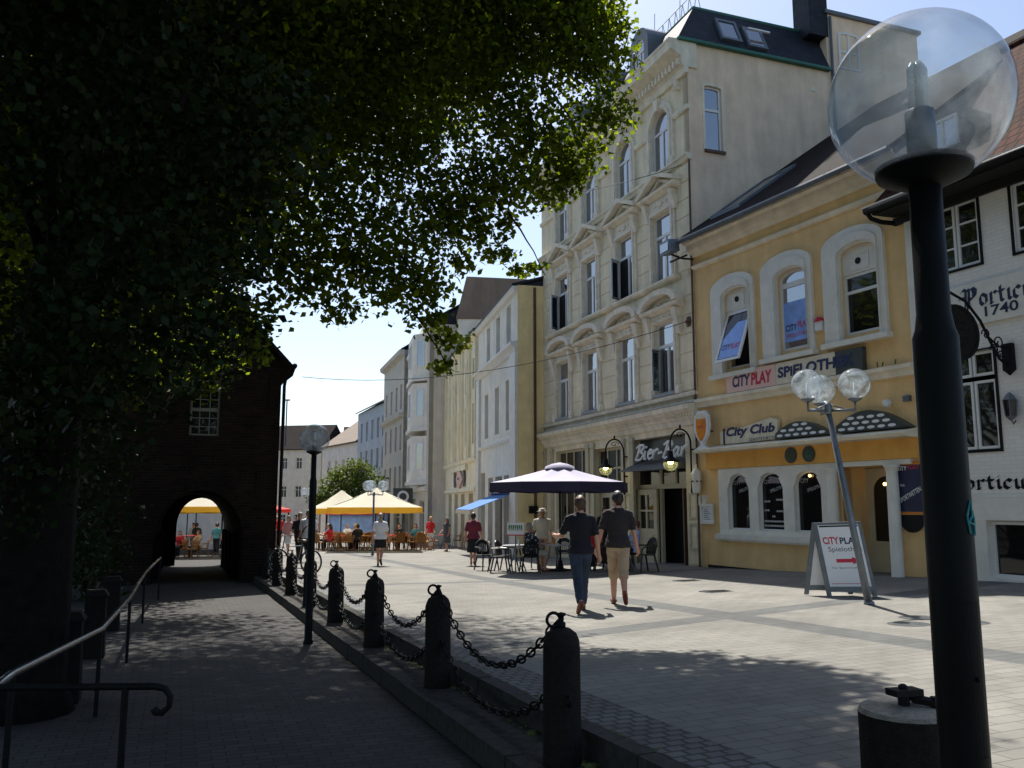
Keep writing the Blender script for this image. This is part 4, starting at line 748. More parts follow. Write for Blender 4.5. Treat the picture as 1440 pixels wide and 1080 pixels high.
f = MB().plate(rect(1.385, 3.44, .025, 1.075), [rect(1.46, 3.37, .1, 1.0)], .0, .06).build('display_window', 'winwhite', H_); MB().plate(rect(1.43, 3.4, .07, 1.03), (), .04).build('pane', 'darkglass', f); MB().box(.8, 3.7, -.42, -.1, -.7, -.26).build('doorstep', 'black', H_)
def porticus(par, x0, z0, sx, sz, w, y, m, black=True):
    k = MB(); P_ = [[(.1, .95), (.2, 1.12), (.34, 1.02), (.3, .1), (.2, -.08), (.05, -.02)], [(.0, .6), (.14, .66), (.3, .58)], [(.42, 1.08), (.5, .98), (.46, .15), (.36, .02), (.56, .12)], [(.48, 1.0), (.68, 1.1), (.84, .92), (.8, .62), (.62, .48), (.46, .56)], [(.66, 1.08), (.72, .9), (.7, .55)]]
    o = [[(.12, .62), (.05, .5), (.05, .18), (.18, .02)], [(.12, .64), (.3, .52), (.34, .44), (.34, .12), (.2, .0)]]
    r = [[(.02, .56), (.1, .62), (.1, .1), (.04, .04), (.18, .02)], [(.1, .5), (.26, .64), (.36, .54)]]
    t = [[(.1, .86), (.12, .12), (.22, .01), (.32, .1)], [(.0, .6), (.3, .6)]]
    i = [[(.02, .56), (.1, .62), (.1, .12), (.2, .02)], [(.08, .82), (.16, .9)]]
    c = [[(.3, .56), (.18, .64), (.06, .5), (.06, .16), (.2, .01), (.32, .12)], [(.2, .62), (.34, .5)]]
    u = [[(.02, .56), (.1, .62), (.1, .12), (.2, .01), (.32, .14)], [(.34, .62), (.34, .1), (.44, .02)]]
    s = [[(.36, .62), (.16, .62), (.08, .44), (.32, .24), (.28, .04), (.04, .02)], [(.3, .66), (.38, .52)]]
    x = 0
    for g, a in ((P_, .98), (o, .46), (r, .44), (t, .38), (i, .28), (c, .42), (u, .52), (s, .45)): nib(g, x0 + x * sx, z0, sx, sz, R(40), w, y, k); x += a
    return k.build('lettering', m, par)
T_ = FP.on('inn_sign', 'white signboard with blackletter Porticus 1740 under the eaves of the inn', 'sign', .84, -.05, 4.80)
MB().box(0, 3.0, -.02, .045, 0, .82).build('board', 'white', T_); porticus(T_, .30, .34, .436, .35, .075, -.024, 'portblue')
text('1740', (.82, 1.50, .11, .31), 'portblue', T_, -.024, .003, .02)
mb = MB(); mb.plate(circ(.17, .36, .13), (), -.026, -.0205); mb.build('round_emblem', 'lead', T_)
porticus(H_, .44, 1.66, .50, .27, .075, -.012, 'iron')
T_ = FP.on('hanging_sign', 'oval dark metal sign hanging from a scrolled iron bracket on the inn', 'sign', 2.06, -.02, 4.2)
mb = MB(); mb.box(-.1, .1, -.1, 0, -.38, .12); mb.lathe([(.001, -.48), (.06, -.42), (.1, -.38)], (0, -.05, 0), 8)
def S3(pts, r, m_=mb): m_.tube([(0, -q[0], q[1]) for q in pts], r, 7)
S3([(.05, -.3), (.3, -.18), (.5, .1), (.75, .5), (1.1, .82), (1.5, .95), (1.9, .86), (2.05, .7)], .026); S3([(.05, .05), (.3, .05), (.55, .2), (.75, .5)], .02)
for c0, rr in (((.28, .12), .13), ((.42, -.02), .12), ((.62, .25), .12), ((.25, -.1), .08)): S3([(c0[0] + rr * (1 - k / 16) * math.cos(k * .6), c0[1] + rr * (1 - k / 16) * math.sin(k * .6)) for k in range(13)], .013)
S3([(1.05, .8), (1.05, .66)], .014); S3([(1.75, .9), (1.75, .66)], .014); mb.build('bracket', 'iron', T_)
ov = lambda u, w, d: (d, u, w)
MB().plate(circ(-1.4, .22, .52, .47, 28), (), -.03, .03, ov, True, True).build('oval_plate', 'granite', T_); mb = MB(); mb.plate(circ(-1.4, .22, .56, .51, 28), [circ(-1.4, .22, .49, .44, 28)], -.04, .04, ov, True, True)
for zz, ww in ((.4, .22), (.27, .33), (.12, .3), (-.02, .2)):
    for k in range(7): mb.hexa([(-.036, -1.4 - ww + k * ww * .3, zz - .03), (-.036, -1.4 - ww + k * ww * .3 + ww * .16, zz - .03), (.036, -1.4 - ww + k * ww * .3 + ww * .16, zz - .03), (.036, -1.4 - ww + k * ww * .3, zz - .03), (-.036, -1.4 - ww + k * ww * .3, zz + .03), (-.036, -1.4 - ww + k * ww * .3 + ww * .16, zz + .03), (.036, -1.4 - ww + k * ww * .3 + ww * .16, zz + .03), (.036, -1.4 - ww + k * ww * .3, zz + .03)])
mb.build('oval_rim', 'iron', T_)
T_ = FP.on('lantern', 'small grey carriage lantern on the white wall of the inn', 'lantern', 2.05, -.12, 2.95); mb = MB(); mb.lathe([(.02, -.06), (.09, .0), (.1, .02)], n=6); mb.lathe([(.13, .32), (.09, .38), (.06, .42), (.02, .46)], n=6)
for k in range(6): mb.tube([(.095 * math.cos(R(60 * k)), .095 * math.sin(R(60 * k)), .02), (.125 * math.cos(R(60 * k)), .125 * math.sin(R(60 * k)), .32)], .012, 5)
mb.tube([(0, .0, -.05), (0, .06, -.12), (0, .12, -.05)], .014, 6); mb.tube([(0, 0, .4), (0, .12, .4)], .014, 6); mb.build('lantern_frame', 'lead', T_); MB().lathe([(.085, .02), (.115, .32)], n=6).build('lantern_glass', 'darkglass', T_)
# ---- white house with ochre side wall, cream shop house, grey houses further down
FW = Fr((.23, 34.57), 12.0)
def plain_house(F, name, label, x0, x1, z0, z1, wins, m, depth=9, y=.22, trim='white', g='glass', roof=None, roofm='slate', hb=.68, doors=()):
    H_ = F.house(name, label); MB().plate(rect(x0, x1, z0, z1), [arch(a, b, c, d, 0) for a, b, c, d in list(wins) + list(doors)], 0, .3).build('front_wall', m, H_)
    mb = MB()
    for x in (x0, x1): mb.add([(x, 0, z0), (x, depth, z0), (x, depth, z1), (x, 0, z1)], [(0, 1, 2, 3)])
    mb.add([(x0, depth, z0), (x1, depth, z0), (x1, depth, z1), (x0, depth, z1)], [(0, 1, 2, 3)]); mb.build('side_wall', m, H_)
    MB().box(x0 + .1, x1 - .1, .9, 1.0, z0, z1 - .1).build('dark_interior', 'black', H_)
    for a, b, c, d in wins: window(H_, a, b, c, d, 0, y, .07, [(c + (d - c) * hb, .06)], [((a + b) / 2, .06)], trim if trim in ('doorcream',) else 'winwhite', g)
    for a, b, c, d in doors: window(H_, a, b, c, d, 0, y, .08, [(c + (d - c) * .75, .07)], [((a + b) / 2, .08)], 'doorcream', 'darkglass', name='shop_door')
    if roof:
        zr, yr, ov = roof; mb = MB(); mb.hexa([(x0 - .05, -ov, z1 - .02), (x1 + .05, -ov, z1 - .02), (x1 + .05, yr, zr - .1), (x0 - .05, yr, zr - .1), (x0 - .05, -ov, z1 + .1), (x1 + .05, -ov, z1 + .1), (x1 + .05, yr, zr), (x0 - .05, yr, zr)])
        mb.hexa([(x0 - .05, yr, zr - .1), (x1 + .05, yr, zr - .1), (x1 + .05, 2 * yr + ov, z1 - .02), (x0 - .05, 2 * yr + ov, z1 - .02), (x0 - .05, yr, zr), (x1 + .05, yr, zr), (x1 + .05, 2 * yr + ov, z1 + .1), (x0 - .05, 2 * yr + ov, z1 + .1)])
        for x in (x0, x1): mb.add([(x, 0, z1), (x, 2 * yr, z1), (x, yr, zr - .1)], [(0, 1, 2)])
        mb.build('roof', roofm, H_)
    return H_
ww = [(a, a + .93, 8.24, 9.95) for a in (-2.3, -4.67, -7.12)] + [(a, a + .98, 4.52, 6.7) for a in (-2.42, -4.95, -7.6)]
H_ = plain_house(FW, 'white_house', 'white house with an ochre end wall and a blue awning over its shop', -9.5, 0, -1.5, 10.35, ww, 'whitewall', roof=(11.8, 4.5, .25), doors=[(-8.6, -7.4, -1.3, 2.9), (-6.6, -5.4, -1.3, 2.6), (-4.8, -3.2, -1.3, 2.6), (-2.8, -1.6, -1.3, 2.6)])
for pr, xa, xb in (([(0, 7.62), (-.1, 7.64), (-.16, 7.8), (-.3, 7.9), (-.3, 8.0), (0, 8.08)], -9.5, .0), ([(0, 4.0), (-.08, 4.02), (-.14, 4.12), (0, 4.25)], -8.7, -1.2), ([(0, 10.1), (-.14, 10.14), (-.24, 10.34), (0, 10.36)], -9.5, .05)): mb = MB(); mould(mb, pr, xa, xb); mb.build('string_course', 'white', H_)
for xa, xb in ((-9.5, -8.7), (-1.15, 0)): MB().box(xa, xb, -.12, 0, -1.4, 7.62).build('corner_pilaster', 'white', H_)
# ochre end wall facing the viewer
mb = MB(); mb.add([(.004, -.0, -1.5), (.004, 1.45, -1.5), (.004, 1.45, 10.4), (.004, 0, 10.4)], [(0, 1, 2, 3)]); mb.build('end_wall', 'sideyellow', H_); MB().tube([(.06, .72, 10.3), (.06, .72, -1)], .06, 8).build('drainpipe', 'wood', H_); MB().box(.01, .16, .45, .8, 1.0, 1.3).build('meter_box', 'iron', H_)
mb = MB(); mb.hexa([(-5.2, -1.75, 1.12), (-1.1, -1.75, 1.12), (-1.1, -.02, 1.78), (-5.2, -.02, 1.78), (-5.2, -1.75, 1.14), (-1.1, -1.75, 1.14), (-1.1, -.02, 1.80), (-5.2, -.02, 1.80)]); aw = mb.build('awning', 'blueawn', H_)
mb = MB(); n = 20
for k in range(n): a = -5.2 + 4.1 * k / n; mb.add([(a, -1.76, 1.12), (a + 4.1 / n, -1.76, 1.12), (a + 4.1 / n, -1.76, .98), (a + 2.05 / n, -1.76, .93), (a, -1.76, .98)], [(0, 1, 2, 3, 4)])
mb.build('valance', 'signcream', aw); MB().tube([(-5.2, -.1, 1.85), (-1.0, -.1, 1.85)], .07, 8).build('awning_roller', 'inkblue', aw)
cw = [(a, a + 1.05, 4.56, 6.75) for a in (-11.45, -13.95, -16.6, -19.3)] + [(a, a + 1.0, 7.5, 9.2) for a in (-11.4, -13.9, -16.55, -19.25)]
H_ = plain_house(FW, 'cream_shop_house', 'pale cream shop house with pilasters and a diamond emblem over the entrance', -22, -9.55, -1.7, 10.4, cw, 'paleyellow', roof=(12, 4.5, .3), doors=[(-20.4, -19.0, -1.5, 1.95), (-17.8, -16.4, -1.5, 1.95), (-15.2, -13.8, -1.5, 1.95), (-12.4, -11, -1.5, 1.95)])
mb = MB()
for x in (-21.6, -19.95, -18.0, -17.3, -15.3, -14.6, -12.6, -12.0, -9.9): mb.box(x - .12, x + .12, -.14, 0, 3.9, 10.1)
mould(mb, [(0, 3.55), (-.12, 3.6), (-.2, 3.8), (0, 3.9)], -22, -9.6); mould(mb, [(0, 10.1), (-.2, 10.2), (-.25, 10.4), (0, 10.42)], -22, -9.6); mb.box(-18.9, -12.8, -.14, 0, 3.25, 3.56); mould(mb, [(0, 2.0), (-.14, 2.05), (-.14, 2.2), (0, 2.3)], -21.6, -9.9); mb.build('pilaster', 'paleyellow', H_)
T_ = FW.on('diamond_sign', 'pinkish diamond shaped emblem with curved brackets on the cream shop house', 'sign', -15.4, -.05, 2.8)
MB().plate([(0, -.62), (1.15, 0), (0, .62), (-1.15, 0)], (), -.08, 0).build('diamond', 'signpink', T_); mb = MB()
for s in (-1, 1): mb.plate([(s * (1.5 + .55 * math.cos(t)), .55 * math.sin(t)) for t in [(-1 + .2 * k) for k in range(11)]] + [(s * 1.62, .46), (s * 1.62, -.46)], (), -.08, 0)
mb.build('curved_bracket', 'lead', T_); mb = MB(); [mb.box(-.5 + k * .17, -.4 + k * .17, -.085, -.08, -.07 + .02 * (k % 3), .08) for k in range(6)]; mb.build('emblem_letters', 'lead', T_)
# brown attic block rising behind
H_ = thing('tall_rear_block', 'brown hipped attic block rising behind the white house', 'building', (-3.0, 53, 0), 0)
mb = MB(); mb.hexa([(-.45, 0, -1), (6.5, 0, -1), (6.5, 8, -1), (-.45, 8, -1), (-.45, 0, 13.0), (6.5, 0, 13.0), (6.5, 8, 13.0), (-.45, 8, 13.0)]); mb.build('wall', 'whitewall', H_); mb = MB(); mb.hexa([(-.55, -.1, 13.0), (6.6, -.1, 13.0), (6.6, 8, 13.0), (-.55, 8, 13.0), (.1, -.05, 15.75), (5.4, -.05, 15.5), (5.4, 8, 15.5), (.1, 8, 15.75)]); mb.build('roof', 'attic', H_)
# grey gable and bay fronted house
FG = Fr(FW.p(-22, -1.15)[:2], 12.0)
bw = [(a, a + .9, c, c + 2.0) for a in (-12.6, -9.2, -1.9) for c in (3.3, 6.3, 9.2)]
H_ = plain_house(FG, 'bay_front_house', 'pale grey house with stacked white bay windows and a plain end wall', -14, 0, -2, 13.3, [(a, a + .9, c, c + 2) for a in (-12.4, -10.4) for c in (3.4, 6.4, 9.4)], 'grey', depth=12, roof=(16.5, 5, .3), doors=[(-12.5, -9.5, -1.8, 1.6), (-5, -2, -1.8, 1.6)])
for z in (2.9, 6.5, 9.9):
    mb = MB(); mb.hexa([(-5.6, -.9, z), (-2.0, -.9, z), (-1.2, 0, z), (-6.4, 0, z), (-5.6, -.9, z + 3.0), (-2.0, -.9, z + 3.0), (-1.2, 0, z + 3.0), (-6.4, 0, z + 3.0)]); b = mb.build('bay', 'whitewall', H_)
    mb = MB(); mb.hexa([(-5.7, -1.02, z - .25), (-1.9, -1.02, z - .25), (-1.0, 0, z - .25), (-6.6, 0, z - .25), (-5.7, -1.02, z), (-1.9, -1.02, z), (-1.0, 0, z), (-6.6, 0, z)]); mb.build('bay_sill', 'white', b)
    mb = MB(); mb.plate(rect(-4.5, -3.1, z + .7, z + 2.6), [rect(-4.4, -3.85, z + .8, z + 2.5), rect(-3.75, -3.2, z + .8, z + 2.5)], -.96, -.9); w_ = mb.build('window', 'winwhite', b); MB().plate(rect(-4.45, -3.15, z + .75, z + 2.55), (), -.93).build('pane', 'glass', w_)
    sm = lambda u, w, d: (-2.0 + u * .8 - d * .74, -.9 + u * .9 - d * -.66, w); mb = MB(); mb.plate(rect(.25, .8, z + .7, z + 2.6), [rect(.33, .72, z + .8, z + 2.5)], -.05, 0, lambda u, w, d: (-2.0 + u * .8 - d * .75, -.9 + u * .9 + d * .66, w)); w_ = mb.build('window', 'winwhite', b); MB().plate(rect(.3, .76, z + .75, z + 2.55), (), -.03, None, lambda u, w, d: (-2.0 + u * .8 - d * .75, -.9 + u * .9 + d * .66, w)).build('pane', 'glass', w_)
mb = MB(); mould(mb, [(0, 2.2), (-.2, 2.25), (-.3, 2.5), (0, 2.6)], -14, 0); mould(mb, [(0, 12.9), (-.3, 13), (-.35, 13.3), (0, 13.32)], -14, .02); mb.build('string_course', 'white', H_)
MB().hexa([(-13.4, -1.6, 1.1), (-7.8, -1.6, 1.1), (-7.8, -.02, 1.7), (-13.4, -.02, 1.7), (-13.4, -1.6, 1.14), (-7.8, -1.6, 1.14), (-7.8, -.02, 1.74), (-13.4, -.02, 1.74)]).build('awning', 'green', H_)
T_ = FG.on('blade_sign', 'round white ring sign on a black blade projecting over the far shop', 'sign', -6, -1.1, 1.9); MB().box(-.04, .04, -.7, .7, -.6, .6).build('board', 'signdark', T_); MB().plate(circ(0, 0, .42), [circ(0, 0, .26)], -.06, .06, lambda u, w, d: (d, u, w), True, True).build('ring', 'signwhite', T_)
FH = Fr(FG.p(-14, -.5)[:2], 17)
H_ = plain_house(FH, 'grey_house', 'tall grey house past the bay windows with dark windows', -11, 0, -2, 14, [(a, a + .95, c, c + 2.1) for a in (-9.8, -6.9, -4.2, -1.8) for c in (2.4, 5.8, 9.2)], 'grey', roof=(17.5, 5, .3), g='darkglass', doors=[(-9, -6, -1.8, 1), (-4, -1, -1.8, 1)])
mb = MB(); mould(mb, [(0, 8.4), (-.3, 8.5), (-.4, 8.8), (0, 8.85)], -11, .02); mould(mb, [(0, 13.5), (-.4, 13.7), (-.45, 14), (0, 14.02)], -11, .02); mb.build('cornice', 'grey', H_)
FI = Fr(FH.p(-11, .3)[:2], 22)
H_ = plain_house(FI, 'blue_house', 'narrow blue grey house far down the street', -13, 0, -3, 11, [(a, a + .95, c, c + 2.0) for a in (-11.5, -9, -6.5, -4, -1.8) for c in (1.8, 4.8, 7.8)], 'blueish', roof=(14, 5, .3), g='darkglass')
FJ = Fr(FI.p(-13, 0)[:2], 30)
H_ = plain_house(FJ, 'pale_house', 'small pale house far down the street beyond the blue grey one', -12, 0, -3, 8, [(a, a + .9, c, c + 1.7) for a in (-10, -7.5, -5, -2) for c in (1.4, 4.6)], 'whitewall', roof=(12, 5, .3), roofm='attic')
# houses closing the street and on its left side
def end_house(nm, label, x, y, rz, w, z1, m, nw, roofz, rm, gab=False, dep=10, fl=3):
    F = Fr((x, y), rz); hh = (z1 + 3.0) / fl
    wins = [(-w + (i + .28) * w / nw, -w + (i + .70) * w / nw, -2.6 + k * hh + .9, -2.6 + k * hh + 2.5) for i in range(nw) for k in range(fl)]
    return plain_house(F, nm, label, -w, 0, -4, z1, wins, m, depth=dep, roof=(roofz, dep / 2, .3), roofm=rm, g='darkglass')
end_house('end_house', 'long pale house with dormers closing the far end of the street', -15.6, 121, 72, 12, 10, 'whitewall', 6, 12.8, 'lead')
end_house('gabled_house', 'white gabled house at the far end of the street, right of the long one', -14.6, 112, 50, 8.5, 11, 'whitewall', 4, 15.0, 'lead')
end_house('stepped_house', 'grey house at the far end of the street, left of the long one', -27, 121, 78, 9, 9, 'grey', 4, 13, 'darktile')
H_ = bpy.data.objects['end_house']
for q in (-10, -7, -4): MB().box(q, q + 1.3, 1.2, 3, 10.9, 12.6).build('dormer', 'attic', H_)
for i, (x, y, w, z1, m, rz_) in enumerate(((-17.2, 57, 9, 6.2, 'whitewall', 10.0), (-20.0, 67, 9, 8.2, 'blueish', 12.0), (-21.2, 76.5, 11, 7.0, 'whitewall', 12.5), (-25.5, 90, 12, 7.4, 'pinkish', 9.0))):
    a = R(197 + 2 * i); F = Fr((x, y), 197 + 2 * i)
    lb = ['white house on the left of the far street beside the red awning', 'blue grey house on the left of the far street', 'second white house on the left of the far street', 'rose coloured house on the left of the far street'][i]
    wins = [(q * w / 4 + .6, q * w / 4 + 1.6, c, c + 1.7) for q in range(4) for c in (1.0, 4.0)]
    plain_house(F, ['white_house', 'blue_house', 'white_house', 'rose_house'][i], lb, 0, w, -4, z1, wins, m, depth=8, roof=(rz_, 4, .3), roofm='darktile', g='darkglass')
T_ = thing('market_stall', 'market stall with a red awning at the left side of the far street', 'stall', (-14.8, 50, gz(-14.8, 50))); MB().hexa([(-1.6, -1.5, 2.3), (1.6, -1.5, 1.95), (1.6, 1.5, 1.95), (-1.6, 1.5, 2.3), (-1.6, -1.5, 2.9), (1.6, -1.5, 2.15), (1.6, 1.5, 2.15), (-1.6, 1.5, 2.9)]).build('awning', 'redawn', T_)
mb = MB(); [mb.tube([(a, b, 0), (a, b, 2.1)], .05, 6) for a in (-1.5, 1.5) for b in (-1.4, 1.4)]; mb.build('post', 'iron', T_); MB().box(-1.4, 1.0, -1, 1, 0, .95).build('counter', 'wood', T_)
T_ = thing('kiosk', 'small market kiosk with blue panels under a white roof behind the cafe', 'kiosk', (-8.8, 49.5, gz(-8.8, 49.5))); MB().box(-1.5, 1.5, -1, 1, .3, 1.9).build('panel', 'banner', T_); MB().box(-1.7, 1.7, -1.2, 1.2, 2.0, 2.18).build('roof', 'white', T_); mb = MB(); [mb.tube([(a, b, 0), (a, b, 2.0)], .05, 6) for a in (-1.6, 1.6) for b in (-1.1, 1.1)]; mb.build('post', 'iron', T_); MB().box(-1.7, 1.7, -1.22, -1.205, 1.85, 2.0).build('red_edge', 'inkred', T_)
T_ = thing('mast', 'thin mast with a vane rising over the far roofs left of the street', 'mast', (-22.3, 84, 7)); mb = MB(); mb.tube([(0, 0, 0), (0, 0, 4.6)], .07, 6); mb.build('pole', 'lead', T_); MB().box(-.3, .3, -.03, .03, 4.5, 4.65).build('vane', 'lead', T_)
# ---- old brick gatehouse on the path
FGt = Fr((-7.3, 25.46), 111.1); H_ = FGt.house('brick_gatehouse', 'dark old brick gatehouse with a vaulted passage and a white sash window')
fw = MB(); A0, A1 = -3.0, -.58
fw.plate([(-9, -1.6), (A0, -1.6)] + [((A0 + A1) / 2 + (A1 - A0) / 2 * math.cos(math.pi - math.pi * k / 16), .35 + 1.42 * math.sin(math.pi * k / 16)) for k in range(17)] + [(A1, -1.6), (.12, -1.6), (.34, -.4), (.34, 5.6), (-4.3, 10.4), (-9, 5.6)], [rect(-2.2, -1.38, 3.35, 5.0)], 0, .45)
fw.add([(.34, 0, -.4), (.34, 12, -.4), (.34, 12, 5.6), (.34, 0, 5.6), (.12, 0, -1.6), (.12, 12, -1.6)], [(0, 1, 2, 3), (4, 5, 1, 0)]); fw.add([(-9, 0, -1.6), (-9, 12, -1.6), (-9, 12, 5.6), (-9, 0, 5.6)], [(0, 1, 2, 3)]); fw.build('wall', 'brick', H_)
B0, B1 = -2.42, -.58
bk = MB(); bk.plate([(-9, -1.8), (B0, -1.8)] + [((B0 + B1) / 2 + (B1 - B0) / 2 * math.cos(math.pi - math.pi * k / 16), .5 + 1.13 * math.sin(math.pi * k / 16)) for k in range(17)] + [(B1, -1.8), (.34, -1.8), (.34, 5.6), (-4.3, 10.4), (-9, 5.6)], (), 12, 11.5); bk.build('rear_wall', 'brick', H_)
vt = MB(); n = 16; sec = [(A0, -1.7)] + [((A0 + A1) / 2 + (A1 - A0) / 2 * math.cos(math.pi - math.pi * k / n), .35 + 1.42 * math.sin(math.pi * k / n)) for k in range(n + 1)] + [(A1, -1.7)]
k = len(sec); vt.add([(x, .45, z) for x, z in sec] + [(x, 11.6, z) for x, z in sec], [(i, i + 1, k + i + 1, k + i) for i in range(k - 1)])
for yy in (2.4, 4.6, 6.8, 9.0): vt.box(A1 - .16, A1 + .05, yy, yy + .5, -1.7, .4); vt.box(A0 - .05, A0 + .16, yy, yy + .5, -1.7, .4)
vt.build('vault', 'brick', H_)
mb = MB()
for i in range(15):
    a = math.pi * (i + .5) / 15; c0 = (A0 + A1) / 2; rx, rz_ = (A1 - A0) / 2, 1.42
    P8 = []
    for yv in (-.03, .05):
        P8.append([(c0 + (rx + d) * math.cos(a + da), yv, .35 + (rz_ + d) * math.sin(a + da)) for d, da in ((.004, -.098), (.004, .098), (.3, .09), (.3, -.09))])
    mb.hexa(P8[0] + P8[1])
mb.build('arch_ring', 'brick', H_)
window(H_, -2.2, -1.38, 3.35, 5.0, 0, .1, .06, [(4.12, .1), (3.62, .025), (3.87, .025), (4.42, .025), (4.7, .025)], [(-1.93, .025), (-1.66, .025)], 'shadedpaint', 'darkglass', name='sash_window')
MB().hexa([(-9.3, -.25, 5.4), (-4.3, -.25, 10.6), (-4.3, 12.2, 10.6), (-9.3, 12.2, 5.4), (-9.3, -.25, 5.55), (-4.3, -.25, 10.78), (-4.3, 12.2, 10.78), (-9.3, 12.2, 5.55)]).hexa([(-4.3, -.25, 10.6), (.62, -.25, 5.42), (.62, 12.2, 5.42), (-4.3, 12.2, 10.6), (-4.3, -.25, 10.78), (.62, -.25, 5.56), (.62, 12.2, 5.56), (-4.3, 12.2, 10.78)]).build('roof', 'darktile', H_)
mb = MB(); mb.tube([(.68, -.35, 5.5), (.68, 12, 5.5)], .08, 8); mb.tube([(.68, -.1, 5.45), (.62, -.1, 5.25), (.45, -.1, 5.1), (.42, -.1, 4.9), (.42, -.1, -.2)], .05, 8); mb.build('gutter', 'iron', H_, True); mb = MB(); mb.box(-.27, -.23, -.04, 0, 1.75, 2.4); mb.box(-.0, .04, -.04, 0, 4.2, 5.2); mb.build('wall_anchor', 'iron', H_)
# ---- wires across the street
def wire(pts, label):
    P_ = []
    for a, b, sg in pts: a, b = Vector(a), Vector(b); P_ += [a.lerp(b, i / 14) - Vector((0, 0, sg * 4 * (i / 14) * (1 - i / 14))) for i in range(15)]
    tag(MB().tube(P_, .011, 5).build('wire', 'iron'), label, 'wire', 'wires spanning the street')
wire([((-8.2, 33, 6.3), FB.p(-.3, -.1, 6.6), .7)], 'thin lower wire spanning the street to the cream house at first floor height')
wire([((-6, 30, 13.0), FB.p(-.2, -.15, 11.3), .9)], 'thin upper wire ending at the cream house under its arched windows')
T_ = FB.on('anchor_rosette', 'iron wall rosette holding the lower wire on the cream house', 'wire anchor', -.28, -.04, 6.6); MB().lathe([(.1, -.14), (.13, 0), (.1, .14)], (0, 0, 0), 10, 1, .4).sph((0, -.05, 0), .06, 8, 6).build('rosette', 'wood', T_)
# ---- roof lattice on the cream house
T_ = FB.on('roof_lattice', 'thin white lattice railing along the roof of the cream house', 'roof railing', -3.2, .9, 16.66); mb = MB()
for k in range(12):
    x = -2.4 + k * .42; mb.tube([(x, 0, 0), (x + .21, 0, .8), (x + .42, 0, 0)], .016, 5)
    if k % 4 == 1: mb.tube([(x, 0, 0), (x + .1, 0, 1.5)], .014, 5)
mb.tube([(-2.4, 0, .8), (2.8, 0, .8)], .016, 5); mb.tube([(2.6, 0, 1.6), (3.6, .3, .1)], .014, 5); mb.build('rail', 'winwhite', T_)
# ------------------------------------------------------------------ trees
def leaves(name, blobs, m, parent, size, dens, seed=1):
    rng = np.random.default_rng(seed); P_ = []; SZ = []
    for (x, y, z, r, *q) in blobs:
        rz = q[0] if q else r * .8; k = q[1] if len(q) > 1 else 1.0; fs = q[2] if len(q) > 2 else 1.0; n = int(dens * k * r * (r + rz) * 16)
        d = rng.normal(size=(n, 3)); d /= np.linalg.norm(d, axis=1)[:, None]; rad = rng.random(n) ** .45
        lump = 1 + .22 * np.sin(d[:, 0] * 7 + x * 3) * np.sin(d[:, 1] * 6 + y * 2) + .15 * np.sin(d[:, 2] * 9 + z)
        P_.append(np.array([x, y, z]) + d * (rad * lump)[:, None] * np.array([r, r, rz])); SZ.append(np.full(n, size * fs) * (.5 + .85 * rng.random(n)))
    P_ = np.concatenate(P_); s = np.concatenate(SZ)[:, None]; n = len(P_)
    nrm = rng.normal(size=(n, 3)) * np.array([.8, .8, 1]) + np.array([0, 0, .35]); nrm /= np.linalg.norm(nrm, axis=1)[:, None]
    a = rng.normal(size=(n, 3)) + np.array([0, 0, -.5]); a -= nrm * (a * nrm).sum(1)[:, None]; a /= np.linalg.norm(a, axis=1)[:, None]; b = np.cross(nrm, a)
    V = np.stack([P_ - a * s * .5, P_ + b * s * .42 - a * s * .1 + nrm * s * .06, P_ + a * s * .55, P_ - b * s * .42 - a * s * .1 + nrm * s * .06], 1).reshape(-1, 3)
    me = bpy.data.meshes.new(name); me.vertices.add(4 * n); me.vertices.foreach_set('co', V.astype(np.float32).ravel()); me.loops.add(4 * n); me.loops.foreach_set('vertex_index', np.arange(4 * n, dtype=np.int32))
    me.polygons.add(n); me.polygons.foreach_set('loop_start', np.arange(0, 4 * n, 4, dtype=np.int32)); me.polygons.foreach_set('loop_total', np.full(n, 4, dtype=np.int32)); me.materials.append(M[m]); me.update(calc_edges=True)
    o = bpy.data.objects.new(name, me); COL.objects.link(o); o.parent = parent; return o
def limb(mb, p, q, r0, r1, bend=.12, n=6, rnd=random):
    p, q = Vector(p), Vector(q); L = (q - p).length; pts = []
    for i in range(n + 1):
        t = i / n; w = math.sin(math.pi * t) * L * bend; pts.append(p.lerp(q, t) + Vector((rnd.uniform(-.3, .3) * w, rnd.uniform(-.3, .3) * w, w)))
    mb.tube(pts, [r0 + (r1 - r0) * i / n for i in range(n + 1)], 9); return pts
